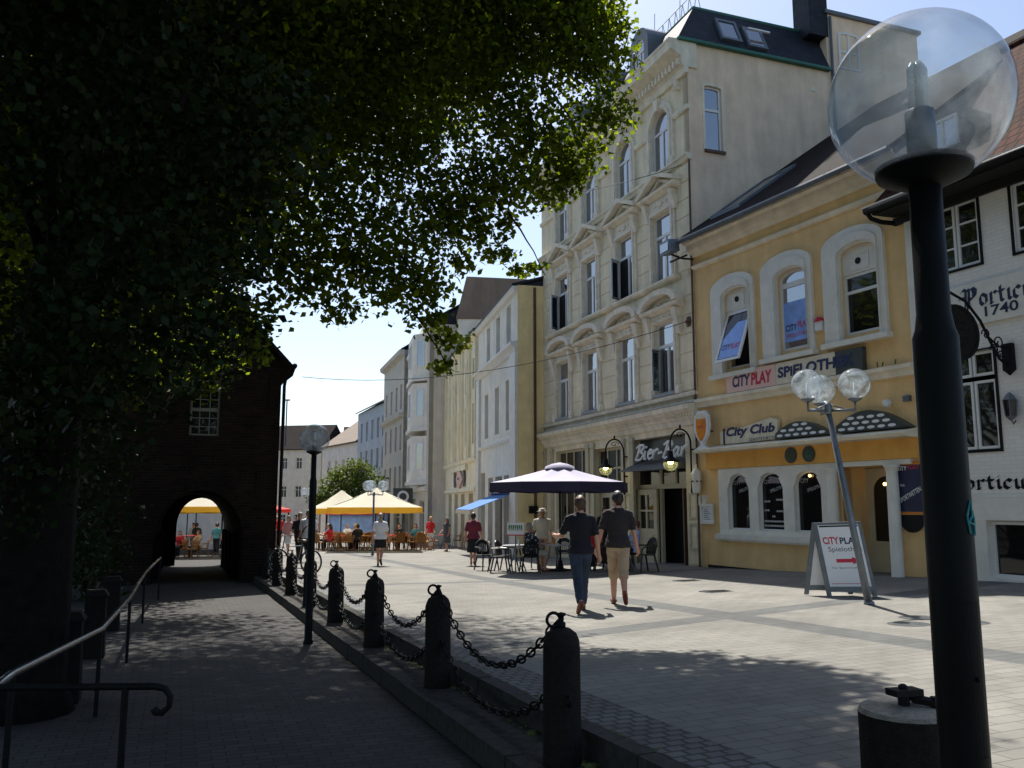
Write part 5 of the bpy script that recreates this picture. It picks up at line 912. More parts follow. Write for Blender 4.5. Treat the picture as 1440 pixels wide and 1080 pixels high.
BL = CROWN_BLOBS = [
 # edge sprays seen against the sky and the cream house, then the dense mass, then unseen upper clumps added to shade the path and block sky
 (1.35, 13.3, 8.6, .75, .6, .8), (1.5, 13.1, 7.6, .58, .45, .8), (1.0, 13.3, 6.95, .62, .42, .8), (.55, 13.2, 6.35, .5, .3, .7), (.95, 13.1, 6.5, .32, .22, .7), (.25, 13.2, 7.2, .95, .7, .9), (-.3, 12.8, 6.3, .8, .5, .9),
 (-.95, 12.5, 5.7, .75, .55, .9), (-1.55, 12.2, 5.2, .75, .55, .9), (-.75, 12.4, 4.95, .28, .2, .7), (-.25, 12.6, 5.15, .38, .12, .7), (-.1, 12.6, 5.6, .22, .3, .8), (-.5, 12.4, 5.45, .22, .28, .8), (.15, 12.8, 4.95, .3, .1, .6), (.38, 12.8, 5.02, .22, .07, .6),
 (-1.25, 12.1, 4.55, .55, .42, .8), (-.9, 12.2, 3.75, .34, .22, .7), (-1.2, 12.0, 4.0, .42, .3, .8), (-1.65, 11.7, 4.4, .6, .45, .9), (-1.0, 12.2, 3.35, .24, .16, .7), (-2.1, 11.4, 4.55, .65, .5, .9), (-2.3, 11.1, 3.9, .34, .22, .8), (-2.65, 10.9, 4.2, .5, .38, .9),
 (-2.95, 10.6, 4.4, .55, .5, 1), (-3.15, 10.2, 3.65, .4, .35, .9), (-3.1, 10.1, 3.2, .28, .25, .7), (-2.5, 11.3, 5.2, 1.1, .9, 1.2), (-1.6, 11.8, 6.3, 1.1, .9, 1.1), (-.2, 12.8, 8.6, 1.5, 1.2, 1.1),
 (-1.6, 12.2, 7.9, 1.9, 1.5, 1.2), (-2.9, 11.6, 7.9, 2.1, 1.7, 1.3), (-3.9, 10.8, 6.6, 1.9, 1.6, 1.4), (-4.9, 10.2, 7.4, 2.2, 1.9, 1.4), (-4.8, 10.2, 4.9, 1.5, 1.3, 1.4), (-3.8, 10.4, 4.9, 1.1, 1.0, 1.3), (-6.0, 9.6, 5.6, 1.9, 1.7, 1.4), (-6.6, 10.5, 8, 2.3, 2, 1.3),
 (.0, 12.8, 9.9, 1.6, 1.3, 1.2), (-1.2, 10.6, 10.2, 2.4, 1.8, 1.2), (-3.2, 9.4, 10.4, 2.8, 2.0, 1.2), (-5.4, 8.6, 10.6, 2.8, 2.1, 1.1), (-1.8, 7.6, 9.9, 2.2, 1.5, 1.1), (-4, 6.2, 9.4, 2.6, 1.6, 1.2), (-2.4, 5.0, 8.4, 1.7, 1.1, 1.1), (-3.4, 12.6, 10.8, 2.8, 2, 1.1), (-6.4, 12.6, 10.4, 2.8, 2, 1.1), (-1.0, 13.0, 11.3, 1.9, 1.4, .9),
 (-2.6, 6.6, 6.6, 1.3, 1.0, 1.2), (-1.6, 7.4, 7.2, 1.2, .9, 1.1), (-4.9, 4.6, 6.4, 1.4, 1.2, 1.1), (-2.6, 4.0, 5.6, .9, .7, 1.1), (-1.2, 5.6, 7.4, 1.2, .9, 1),
 (-2.0, 16.2, 10.0, 2.0, 1.2, .9), (-4.2, 17.2, 9.8, 2.2, 1.5, .9), (-6.2, 16.4, 9.6, 2.3, 1.7, .9), (-3.4, 14.6, 9.4, 1.7, 1.3, 1), (-2.6, 19.0, 11.2, 2.0, 1.2, .8), (-5.2, 19.6, 10.6, 2.2, 1.4, .8), (-.9, 14.8, 10.6, 1.6, 1.1, .9), (-4.6, 12.4, 6.6, 1.4, 1.2, 1),
 (-3, 8, 13.4, 3.2, 1.6, .95, 1.9), (-6.5, 7, 13.4, 3.4, 1.8, .95, 1.9), (-4.5, 12, 13.8, 3.2, 1.6, .95, 1.9), (-8, 12, 13.4, 3.2, 1.8, .95, 1.9), (-1.4, 11, 13.0, 2.0, 1.2, .6, 1.7), (-4, 3, 13, 3.2, 1.6, .45, 1.9), (-6, 17, 13, 3, 1.5, .95, 1.9), (-2.4, 15.5, 12.8, 2.2, 1.2, .8, 1.7), (-9.5, 9, 11, 3, 2, .8, 1.9), (-5, 14, 12, 3, 1.5, .8, 1.9), (-8, 2, 12.6, 3, 1.6, .45, 1.9),
 (-.2, 12.4, 11.2, 1.4, 1.0, .8, 1.4), (-.6, 11.2, 11.5, 1.6, 1.1, .8, 1.4), (1.3, 13.4, 9.3, .8, .7, .9, 1.1),
 (-4.0, 1.0, 10.2, 3.0, 1.5, .8), (-7.2, 2.5, 10.0, 3.0, 1.8, .8), (-1.6, 2.6, 10.4, 2.2, 1.2, .8), (-4.4, -4.0, 10.6, 3.2, 1.6, .7), (-1.0, -1.6, 10.8, 2.4, 1.2, .7), (-7.6, -2.0, 10.0, 3.0, 1.6, .7), (-8.4, 6.0, 6.5, 2.0, 1.8, 1), (-7.0, 3.4, 5.6, 1.6, 1.6, 1),
 (-6.2, 7.4, 7.4, 2.0, 1.6, 1.2), (-6.8, 6.8, 4.8, 1.5, 1.3, 1.2), (-4.6, 12.4, 8.4, 2.2, 1.8, 1.2), (.9, 12.9, 9.3, 1.0, .9, .9)]
tr = thing('lime_tree', 'huge dark lime tree whose leafy crown fills the top left of the picture', 'tree', (-4.55, 8.1, gz(-4, 8) + PATH)); o3 = Vector(tr.location)
tk = MB(); tk.tube([(0, 0, -.1), (.0, 0, .3), (.03, .03, 1.5), (0, .1, 3.0), (.1, .3, 4.6)], [.55, .43, .38, .36, .30], 16)
ends = []
for (x, y, z, r, *q) in BL:
    if r > 1.75 and y > 6 and z < 11: limb(tk, (.05 + random.uniform(-.06, .06), .2, random.uniform(3.2, 4.6)), Vector((x, y, z)) - o3, .09, .02)
for i in (0, 1, 2, 3, 4, 9, 10, 11, 12, 14, 17, 19, 21):
    x, y, z, r = BL[i][:4]; limb(tk, Vector((x - .45, y - .3, z + r + .55)) - o3, Vector((x + r * .6, y, z - .15)) - o3, .018, .005, .05)
tk.build('trunk', 'bark', tr, True)
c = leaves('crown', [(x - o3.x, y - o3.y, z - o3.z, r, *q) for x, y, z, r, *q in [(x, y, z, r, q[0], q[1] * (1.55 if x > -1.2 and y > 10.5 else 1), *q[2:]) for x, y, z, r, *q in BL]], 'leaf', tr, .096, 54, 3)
SHADED_IVY = [(-3.0, 6.8, 3.1, .9, .8, 1.2), (-3.5, 6.5, 2.4, .6, .55, 1.2), (-4.1, 6.0, 2.5, .7, .7, 1.2), (-2.9, 7.4, 3.9, .9, .8, 1.2), (-3.7, 8.0, 2.7, .8, .7, 1.2), (-2.4, 7.0, 4.6, .9, .7, 1.2), (-3.4, 9.4, 3.4, .7, .7, 1.1), (-3.0, 5.8, 5.4, 1.0, .9, 1.3), (-4.2, 6.6, 6.0, 1.5, 1.3, 1.3), (-4.6, 5.6, 4.6, 1.1, 1.0, 1.3), (-3.6, 6.4, 4.3, .9, .8, 1.2), (-5.0, 6.6, 3.3, .9, .9, 1.2), (-3.9, 7.2, 3.1, .6, .6, 1), (-4.4, 7.7, 1.9, .55, .9, 1), (-4.9, 8.3, 1.2, .5, .9, 1)]  # low clumps before the trunk; crown shade put into the darker leaf colour
leaves('shaded_ivy', [(x - o3.x, y - o3.y, z - o3.z, r, *q) for x, y, z, r, *q in SHADED_IVY], 'shaded_ivy', tr, .085, 52, 4)
tr = thing('lime_tree', 'second dark lime tree further along the path, mostly hidden behind the first one', 'tree', (-10.4, 19.5, gz(-9, 19) + PATH)); o3 = Vector(tr.location)
B2 = [(-10.2, 19, 8, 3.2, 2.6, 1), (-8.6, 17.5, 6.8, 2.0, 1.8, 1), (-8.0, 20.5, 8.8, 2.2, 1.8, .9), (-11, 16.5, 7.5, 2.8, 2.4, 1), (-12.8, 19, 8, 3, 2.6, 1), (-9, 15, 8.6, 2.2, 2, 1), (-8.9, 13.8, 5.6, 1.9, 1.6, 1.1), (-7.8, 15.6, 9.2, 1.8, 1.4, .8), (-8.4, 22.6, 6.4, 1.3, 1.1, .8), (-8.0, 23.6, 5.3, .55, .6, .7), (-6.6, 21.6, 9.4, 2.0, 1.3, .9), (-7.4, 19.4, 7.6, 1.4, 1.1, 1), (-8.5, 23.0, 4.9, .8, .9, .8), (-9.5, 21, 5.0, 1.5, 1.4, 1), (-10.4, 16.5, 4.2, 1.6, 1.4, 1.1)]
tk = MB(); tk.tube([(0, 0, -.1), (0, 0, .4), (.05, 0, 2.4), (.1, -.1, 4.5)], [.5, .38, .33, .26], 14)
for x, y, z, r, *q in B2: limb(tk, (.05, 0, random.uniform(2.8, 4.4)), Vector((x, y, z)) - o3, .1, .02)
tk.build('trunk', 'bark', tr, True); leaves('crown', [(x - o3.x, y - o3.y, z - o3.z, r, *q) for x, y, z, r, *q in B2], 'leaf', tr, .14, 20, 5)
tr = thing('lime_tree', 'lime tree standing behind the viewer on the path', 'tree', (-4.8, -8.5, gz(-4.8, -8.5) + PATH)); o3 = Vector(tr.location)
SKY_BLOCK = [(-5, -9, 6.0, 4, 3.4), (-1, -11, 7, 4, 3.4), (-9, -5, 6, 4, 4), (2.8, -12.5, 8, 3.4, 3), (-10.5, 1, 5.5, 3.2, 3.6), (-6, -5, 9.5, 3.5, 2), (-2.5, -6, 9.5, 3, 2), (-11, -1, 9, 3, 2.5)]  # coarse crown added out of view to keep sky light off the path
tk = MB(); tk.tube([(0, 0, -.1), (0, 0, .4), (.05, 0, 2.4), (.1, -.1, 4.5)], [.5, .38, .33, .26], 14)
for x, y, z, r, *q in SKY_BLOCK: limb(tk, (.05, 0, random.uniform(2.8, 4.4)), Vector((x, y, z)) - o3, .1, .02)
tk.build('trunk', 'bark', tr, True); leaves('crown', [(x - o3.x, y - o3.y, z - o3.z, r, *q) for x, y, z, r, *q in SKY_BLOCK], 'leaf', tr, .36, 2.6, 21)
for (x, y, bl, lb, sd) in ((-6.2, 10.5, [(-6.3, 10.6, 1.3, 1.0, .9, 1), (-5.9, 10.2, 2.2, .9, .7, 1), (-6.7, 10.2, 2.6, 1.1, .9, 1), (-5.5, 10.6, .9, .6, .6, 1), (-6.8, 9.4, .8, 1, .9, 1)], 'dark ivy covered shrub left of the handrail, below the big crown', 8),
                           (-7.9, 14.4, [(-7.9, 14.4, 1.6, 1.2, 1.2, 1), (-7.5, 13.6, 2.6, 1, .9, 1), (-8.6, 14.4, 3, 1.3, 1.1, 1), (-7.3, 14.8, .5, .8, .8, 1)], 'dark leafy shrub between the handrail and the gatehouse', 9),
                           (-9.6, 19.6, [(-9.6, 19.6, 1.2, 1.2, 1.4, 1), (-9.9, 20.4, 2.6, 1.1, 1, 1), (-9.3, 18.8, .4, .8, .8, 1)], 'dark shrub close to the left jamb of the gatehouse arch', 10)):
    t = thing('shrub', lb, 'shrub', (x, y, gz(x, y) + PATH), 0, 'dark shrubs along the path'); v = Vector(t.location); s = MB()
    for (a, b, c_, *q) in bl: limb(s, (0, 0, 0), Vector((a, b, c_)) - v, .05, .012)
    s.build('stem', 'bark', t); leaves('foliage', [(a - v.x, b - v.y, c_ - v.z, *q) for a, b, c_, *q in bl], 'shaded_ivy', t, .11, 22, sd)
x, y = -13.4, 70; t = thing('street_tree', 'light green round street tree far down the street', 'tree', (x, y, gz(x, y))); s = MB(); s.tube([(0, 0, 0), (0, 0, 1.6), (.1, 0, 3)], [.22, .17, .14], 8)
FB_ = [(0, 0, 5.0, 2.2, 1.8), (-1.8, .3, 4.4, 1.5, 1.2), (1.8, 0, 5.4, 1.6, 1.4), (.8, -.4, 6.6, 1.4, 1), (-.9, 0, 6.0, 1.2, .9), (2.4, .2, 4.2, 1.1, .9), (-2.3, 0, 3.6, 1.1, .8), (.2, -.8, 3.8, 1.5, .9)]
for b in FB_: limb(s, (.05, 0, 2.4), b[:3], .08, .02)
s.build('trunk', 'bark', t); leaves('crown', FB_, 'farleaf', t, .24, 12, 12); t.scale = (.95, .95, .86)

# ------------------------------------------------------------------ railings on the left
T_ = thing('handrail', 'worn metal handrail sloping along the left edge of the path', 'handrail', (-3.74, 8, gz(-3.7, 8) + PATH)); v = Vector(T_.location); mb = MB()
hp = [Vector(p) - v for p in ((-2.55, 4.0, .38), (-3.16, 5.6, .315), (-3.74, 8, .25), (-4.8, 11, .225), (-6.4, 15.2, .19), (-8.05, 19.9, .15))]
mb.tube(hp, .028, 8); mb.build('rail', 'railmetal', T_, True)
for p in hp: MB().tube([p, (p.x, p.y, gz(p.x + v.x, p.y + v.y) + PATH - v.z - .05)], .02, 6).build('post', 'iron', T_)
T_ = thing('iron_railing', 'black iron railing with a curled end at the lower left', 'railing', (-1.83, 4.2, gz(-1.8, 4.2) + PATH)); mb = MB(); z = .955
mb.tube([(-1.6, .05, z - .02), (-.6, .02, z - .01), (.14, 0, z), (.19, 0, z - .01), (.215, 0, z - .045), (.21, 0, z - .09), (.18, 0, z - .12), (.15, 0, z - .115), (.14, 0, z - .1)], [.017, .017, .017, .017, .016, .015, .016, .02, .02], 8); mb.build('rail', 'iron', T_, True); MB().tube([(0, 0, -.03), (0, 0, z)], .017, 8).build('post', 'iron', T_); MB().tube([(-1.2, .02, -.03), (-1.2, .02, z - .02)], .017, 8).build('post', 'iron', T_)
for i, (t, s) in enumerate(((-.95, 9.6), (-.95, 12.6), (-.95, 15.6))):
    x, y = S(t, s); T_ = thing('stone_post', ['nearest dark stone post beside the handrail', 'middle dark stone post beside the handrail', 'farthest dark stone post beside the handrail'][i], 'post', (x, y, gz(x, y) + PATH), AX, 'stone posts along the left edge of the path')
    MB().hexa([(-.14, -.14, -.02), (.14, -.14, -.02), (.14, .14, -.02), (-.14, .14, -.02), (-.12, -.12, .78), (.12, -.12, .78), (.12, .12, .78), (-.12, .12, .78)]).build('shaft', 'granite', T_); MB().hexa([(-.15, -.15, .78), (.15, -.15, .78), (.15, .15, .78), (-.15, .15, .78), (-.1, -.1, .86), (.1, -.1, .86), (.1, .1, .86), (-.1, .1, .86)]).build('cap', 'granite', T_)
# ------------------------------------------------------------------ sandwich board
T_ = thing('sandwich_board', 'white sandwich board reading CITY PLAY Spielothek with a red arrow', 'sandwich board', (5.3, 14.4, gz(5.3, 14.4)), 0)
u = Vector((.68, -.27, .03)); n_ = Vector((-.27, .32, 0)); h = Vector((-.14, .16, 1.19)); o0 = Vector((-.11, -.04, .0))
def pan(base, top, nm, m, th=.022):
    du = u.normalized(); f = MB(); mp = lambda a, w, d: tuple(base + u * a + (top - base) * w + (n_.normalized() * d)); f.plate(rect(0, 1, .06, 1), [rect(.06, .94, .13, .965)], -th, th, mp, True, True); o = f.build(nm, 'steel', T_)
    for a in (0, .94): MB().plate(rect(a, a + .06, 0, .0605), (), -th * .9, th * .9, mp, True, True).build('foot', 'steel', o)
    MB().plate(rect(.055, .945, .125, .97), (), -th * .5, th * .5, mp, True, True).build('poster', m, o); return o, mp
pf, mpf = pan(o0, o0 + h, 'front_panel', 'signwhite'); pan(o0 + n_, o0 + h + Vector((.004, -.004, 0)), 'rear_panel', 'signwhite')
e = -.0115
text('CiTY', (.12, .46, .70, .80), 'inkred', pf, e, .002, .03, mp=mpf); text('PLAY', (.48, .90, .70, .79), 'inkblue', pf, e, .002, .03, mp=mpf); text('Spielothek', (.2, .92, .58, .665), 'inkblue', pf, e, .002, .0, mp=mpf)
MB().plate([(.32, .45), (.66, .45), (.66, .425), (.84, .475), (.66, .525), (.66, .5), (.32, .5)], (), e - .002, None, mpf).build('red_arrow', 'inkred', pf); text('für Sportwetten', (.2, .86, .36, .395), 'lead', pf, e, .002, 0, mp=mpf); MB().plate(rect(.12, .9, .165, .172), (), e - .002, None, mpf).build('rule', 'inkred', pf); MB().plate(rect(.1, .92, .935, .955), (), e - .004, None, mpf).build('clip_bar', 'iron', pf)
# ------------------------------------------------------------------ cafe furniture
def plastic_chair(label):
    c = thing('patio_chair', label, 'chair', (0, 0, 0), 0, 'black plastic patio chairs of the bar'); MB().hexa([(-.23, -.21, .42), (.23, -.21, .42), (.25, .23, .44), (-.25, .23, .44), (-.24, -.22, .445), (.24, -.22, .445), (.26, .24, .465), (-.26, .24, .465)]).build('seat', 'plastic', c)
    b = MB(); f = lambda a, w, d: (a, -.22 - (w - .44) * .22 + d - .25 * a * a * -1, w)
    b.plate([(-.2, .45), (.2, .45)] + [(.22 * math.cos(t) * (1.05), .66 + .22 * math.sin(t)) for t in [math.pi * k / 14 for k in range(15)]], [rect(x, x + .035, .53, .78 - abs(x + .017) * .4) for x in (-.155, -.098, -.041, .016, .073, .13)], 0, -.022, f, True, True); b.build('backrest', 'plastic', c)
    for sx in (-1, 1):
        MB().tube([(sx * .22, .2, .43), (sx * .27, .27, 0)], [.026, .02], 7).build('leg', 'plastic', c); MB().tube([(sx * .2, -.2, .43), (sx * .25, -.3, 0)], [.026, .02], 7).build('leg', 'plastic', c)
        MB().tube([(sx * .23, -.27, .67), (sx * .275, -.1, .67), (sx * .285, .14, .65), (sx * .27, .22, .6), (sx * .24, .22, .44)], .022, 7).build('armrest', 'plastic', c)
    return c
pc = None
for i, (x, y, rz, lb) in enumerate(((-.35, 24.5, -80, 'black plastic chair nearest the street at the left end of the bar terrace'), (-.15, 25.3, -110, 'black plastic chair behind the leftmost chair of the bar terrace'), (.5, 24.1, 5, 'black plastic chair carrying the man in the flowered shirt'), (1.55, 25.4, 180, 'black plastic chair across the table from the man in the flowered shirt'),
      (.65, 25.7, 150, 'black plastic chair behind the terrace table, in front of the man with the hat'), (2.6, 23.6, 60, 'black plastic chair half hidden behind the two walking men'), (3.42, 22.6, 115, 'black plastic chair right of the walking men, beside the bar door'), (3.05, 23.6, 175, 'black plastic chair in the shade by the bar wall'), (-.75, 25.6, -150, 'black plastic chair at the far left behind the bar terrace'))):
    if pc is None: pc = plastic_chair(lb); pc.location = (x, y, gz(x, y)); pc.rotation_euler = (0, 0, R(rz))
    else: dup(pc, (x, y, gz(x, y)), R(rz), lb)
def table(x, y, lb, g, r=.42, m='tabletop', leg='steel'):
    t = thing('cafe_table', lb, 'table', (x, y, gz(x, y)), 0, g); MB().lathe([(r, .71), (r + .01, .72), (r + .01, .735), (r, .745)], n=24).build('table_top', m, t)
    for k in range(4): a = R(45 + 90 * k); MB().tube([(.1 * math.cos(a), .1 * math.sin(a), .70), (.16 * math.cos(a), .16 * math.sin(a), .4), (.36 * math.cos(a), .36 * math.sin(a), 0)], .016, 6).build('leg', leg, t)
    return t
table(.15, 24.75, 'white cafe table beside the leftmost terrace chairs', 'terrace tables of the bar'); table(1.15, 24.6, 'grey cafe table in front of the man in the flowered shirt', 'terrace tables of the bar', .5); table(2.95, 22.85, 'cafe table in the shade behind the walking men', 'terrace tables of the bar', .4)
for (x, y, lb) in ((1.2, 24.45, 'beer glass on the terrace table of the bar'), (.2, 24.7, 'glass on the white terrace table')): tag(MB().lathe([(.03, 0), (.035, .005), (.03, .02), (.036, .14), (.034, .15)], n=12).build('drinking_glass', 'beer' if x > 1 else 'cfl', None, True, (x, y, gz(x, y) + .745)), lb, 'glass')
T_ = thing('terrace_sign', 'white sign with green lettering standing at the left of the bar terrace', 'sign', (.1, 24.15, gz(.1, 24.15))); MB().box(-.24, .24, -.02, .02, 1.02, 1.38).build('board', 'signwhite', T_); mb = MB(); mb.tube([(-.0, 0, 0), (0, 0, 1.02)], .02, 6); mb.tube([(-.25, -.2, 0), (0, 0, .5), (.25, -.2, 0)], .015, 6); mb.build('stand', 'steel', T_)
mb = MB(); [mb.box(-.2 + k * .057, -.2 + k * .057 + .038, -.025, -.0205, 1.2 + .01 * (k % 2), 1.31) for k in range(7)]; mb.box(-.2, .2, -.025, -.0205, 1.17, 1.185); mb.build('green_lettering', 'green', T_); MB().box(-.24, .24, -.025, -.0205, 1.02, 1.05).build('red_line', 'inkred', T_)
def umbrella(x, y, w, z0, z1, label, m, vm, vh, rz, g, n=4, drop=0, vent=True):
    U = thing('parasol', label, 'parasol', (x, y, gz(x, y)), R(rz), g); mb = MB(); K = 8 if n == 8 else 4; N = 32; rows = 5; vs = []; fs = []
    def rim(k):
        t = 2 * math.pi * k / N
        if K == 4: q = max(abs(math.cos(t)), abs(math.sin(t))); return (w * math.cos(t) / q, w * math.sin(t) / q)
        a = 2 * math.pi / 8; tt = (t % a) - a / 2; q = math.cos(a / 2) / math.cos(tt); return (w * 1.05 * q * math.cos(t), w * 1.05 * q * math.sin(t))
    for r in range(rows + 1):
        f = r / rows
        for k in range(N):
            px, py = rim(k); sagc = -.06 * math.sin(math.pi * f) * (1 - .5 * math.cos(4 * 2 * math.pi * k / N * (2 if K == 8 else 1)))
            vs.append((px * max(f, .03), py * max(f, .03), z1 + (z0 - z1) * f + sagc))
    fs = [(r * N + k, r * N + (k + 1) % N, (r + 1) * N + (k + 1) % N, (r + 1) * N + k) for r in range(rows) for k in range(N)]; c = MB().add(vs, fs).build('canopy', m, U, True)
    v = MB(); vs = []
    for k in range(N): px, py = rim(k); vs += [(px, py, z0 + .004), (px * 1.004, py * 1.004, z0 - vh - .02 * math.sin(k * 2.2))]
    v.add(vs, [(2 * k, 2 * ((k + 1) % N), 2 * ((k + 1) % N) + 1, 2 * k + 1) for k in range(N)]); v.build('valance', vm, c)
    if vent: MB().lathe([(.44, z1 - .10), (.40, z1 - .03), (.22, z1 + .04), (.02, z1 + .08)], n=16, cap=False).build('vent_cap', m, c, True)
    MB().tube([(0, 0, 0), (0, 0, z1)], .03, 10).build('pole', 'iron', U); MB().lathe([(.3, 0), (.3, .05), (.1, .08), (.05, .3)], n=16).build('base', 'iron', U); rb = MB()
    for k in range(8): px, py = rim(k * 4); rb.tube([(0, 0, z1 - .12), (px * .97, py * .97, z0 + .0)], .011, 5)
    for k in range(8): px, py = rim(k * 4); rb.tube([(0, 0, z1 - .75), (px * .5, py * .5, z1 + (z0 - z1) * .5 - .05)], .009, 5)
    rb.build('rib', 'iron', U); return U
umbrella(1.35, 24.3, 1.92, 2.44, 2.94, 'big dark navy parasol of the bar terrace', 'sunlitnavy', 'navyval', .26, 12, 'cafe parasols', 8)
for i, (x, y, w, rz, lb) in enumerate(((-6.85, 43.4, 2.25, 8, 'large yellow and white parasol over the wicker chairs, the nearest of the cafe'), (-9.3, 47.0, 1.6, 8, 'yellow parasol peeking out behind the left of the large one'), (-16.2, 44.3, 2.3, 22, 'yellow parasol seen through the gatehouse passage'), (-18.6, 49.5, 2.2, 22, 'second parasol behind, seen through the gatehouse passage'))):
    umbrella(x, y, w, 2.15 if i < 2 else 2.2, 3.12 if i < 2 else 3.4, lb, 'yellowumb' if i != 3 else 'green', 'yellowval', .28, rz, 'yellow cafe parasols', 4, vent=False)
def wicker_chair(label):
    c = thing('wicker_chair', label, 'chair', (0, 0, 0), 0, 'wicker chairs of the cafe'); MB().lathe([(.22, .41), (.235, .43), (.235, .45), (.2, .465)], n=12).build('seat', 'wicker', c); f = lambda a, w, d: (a, -.2 - (w - .44) * .16 + .9 * a * a + d, w)
    b = MB(); pr = [(-.22, .42), (-.11, .42), (0, .42), (.11, .42), (.22, .42), (.24, .65)] + [(.24 * math.cos(t), .70 + .22 * math.sin(t)) for t in [math.pi * k / 10 for k in range(1, 10)]] + [(-.24, .65)]; b.plate(pr, (), 0, -.03, f, True, True); b.build('backrest', 'wicker', c)
    b = MB()
    for sx in (-1, 1): b.tube([(sx * .2, .17, .43), (sx * .22, .21, 0)], .017, 6); b.tube([(sx * .2, -.17, .43), (sx * .22, -.23, 0)], .017, 6); b.tube([(sx * .24, -.18, .68), (sx * .27, .05, .66), (sx * .22, .18, .44)], .017, 6)
    b.build('frame', 'wicker', c); return c
wc = None; wl_ = 'wicker cafe chair in the '; names_r = ['front row', 'second row', 'third row', 'back row']; cols = ['first', 'second', 'third', 'fourth', 'fifth', 'sixth', 'seventh', 'eighth', 'ninth']; WPOS = []
for r in range(4):
    for k in range(9):
        x = -9.35 + k * .62 + .2 * (r % 2) + random.uniform(-.1, .1); y = 42.2 + r * .95 + .28 * k * .42 + random.uniform(-.12, .12); rz = random.choice((0, 180, 90, -90)) + random.uniform(-25, 25); lb = 'wicker chair of the yellow cafe, %s from the left in the %s' % (cols[k], names_r[r])
        if wc is None: wc = wicker_chair(lb); wc.location = (x, y, gz(x, y)); wc.rotation_euler = (0, 0, R(rz))
        else: dup(wc, (x, y, gz(x, y)), R(rz), lb)
for k, (x, y) in enumerate(((-16.9, 42.6), (-16.3, 42.8), (-15.7, 42.5), (-16.6, 43.7), (-15.6, 43.9))): dup(wc, (x, y, gz(x, y) + PATH), R(random.uniform(0, 360)), 'wicker chair seen through the gatehouse passage, %s from the left' % cols[k])
for k, (x, y) in enumerate(((-4.4, 46.0), (-3.0, 47.2), (-2.4, 46.2))): dup(wc, (x, y, gz(x, y)), R(random.uniform(0, 360)), 'wicker chair standing apart right of the cafe, ' + ['near the woman in red', 'farthest right', 'behind the woman in grey'][k])
for k, (x, y, m) in enumerate(((-8.6, 42.9, 'redcloth'), (-7.2, 43.1, 'wicker'), (-5.6, 43.6, 'redcloth'), (-8.0, 44.9, 'wicker'), (-6.3, 45.0, 'redcloth'), (-3.6, 46.6, 'redcloth'), (-16.1, 43.3, 'redcloth'))): table(x, y, ['red topped cafe table at the left under the yellow parasol', 'brown cafe table in the middle front under the yellow parasol', 'red topped cafe table at the right front of the yellow cafe', 'brown cafe table at the back left of the yellow cafe', 'red topped cafe table at the back right of the yellow cafe', 'red topped cafe table right of the yellow cafe', 'cafe table seen through the gatehouse passage'][k], 'tables of the yellow cafe', .38, m, 'wood')
# ------------------------------------------------------------------ bicycle behind the bollards
x, y = -5.9, 23.6; T_ = thing('bicycle', 'bicycle standing behind the bollards left of the slim lamp post', 'bicycle', (x, y, gz(x, y)), R(160)); 
for sx in (-.52, .52):
    w_ = MB().torus((sx, 0, .34), .325, .02, (0, 1, 0), 24, 6).build('wheel', 'plastic', T_); r_ = MB(); [r_.tube([(sx, 0, .34), (sx + .31 * math.cos(R(a)), 0, .34 + .31 * math.sin(R(a)))], .004, 4) for a in range(0, 360, 30)]; r_.torus((sx, 0, .34), .3, .01, (0, 1, 0), 24, 5); r_.build('rim', 'steel', w_)
mb = MB(); [mb.tube(p, .017, 7) for p in ([(-.52, 0, .34), (-.1, 0, .32), (-.22, 0, .82), (-.52, 0, .34)], [(-.1, 0, .32), (.38, 0, .72), (-.2, 0, .76)], [(.52, 0, .34), (.385, 0, .72), (.34, 0, 1.0)])]; mb.build('frame', 'steel', T_); MB().tube([(.2, .27, 1.04), (.32, .12, 1.03), (.34, 0, 1.0), (.32, -.12, 1.03), (.2, -.27, 1.04)], .014, 6).build('handlebar', 'railmetal', T_); MB().sph((-.25, 0, .9), (.13, .07, .04), 10, 6).build('saddle', 'plastic', T_)
# ------------------------------------------------------------------ people
def remesh(mb, name, m, parent, vox, it=4, wob=0.):
    me = bpy.data.meshes.new('tmp'); me.from_pydata(mb.v, [], mb.f); o = bpy.data.objects.new('tmp', me); COL.objects.link(o)
    r = o.modifiers.new('r', 'REMESH'); r.mode = 'VOXEL'; r.voxel_size = vox; r.use_smooth_shade = True
    s = o.modifiers.new('s', 'SMOOTH'); s.factor = .5; s.iterations = it
    dg = bpy.context.evaluated_depsgraph_get(); dg.update(); e = o.evaluated_get(dg); out = bpy.data.meshes.new_from_object(e); bpy.data.objects.remove(o)
    if wob:
        n = len(out.vertices); co = np.empty(n * 3, np.float32); no = np.empty(n * 3, np.float32); out.vertices.foreach_get('co', co); out.vertices.foreach_get('normal', no); c = co.reshape(-1, 3); k = no.reshape(-1, 3)
        f = np.sin(c[:, 2] * 46 + 5 * np.sin(c[:, 0] * 13) + c[:, 1] * 17) * np.sin(c[:, 2] * 15 + c[:, 0] * 21) + .6 * np.sin(c[:, 2] * 80 + c[:, 0] * 40)
        c += k * (f * wob)[:, None]; out.vertices.foreach_set('co', c.ravel())
    out.materials.clear(); out.materials.append(M[m]); out.polygons.foreach_set('use_smooth', [True] * len(out.polygons)); out.name = name
    ob = bpy.data.objects.new(name, out); COL.objects.link(ob); ob.parent = parent; return ob
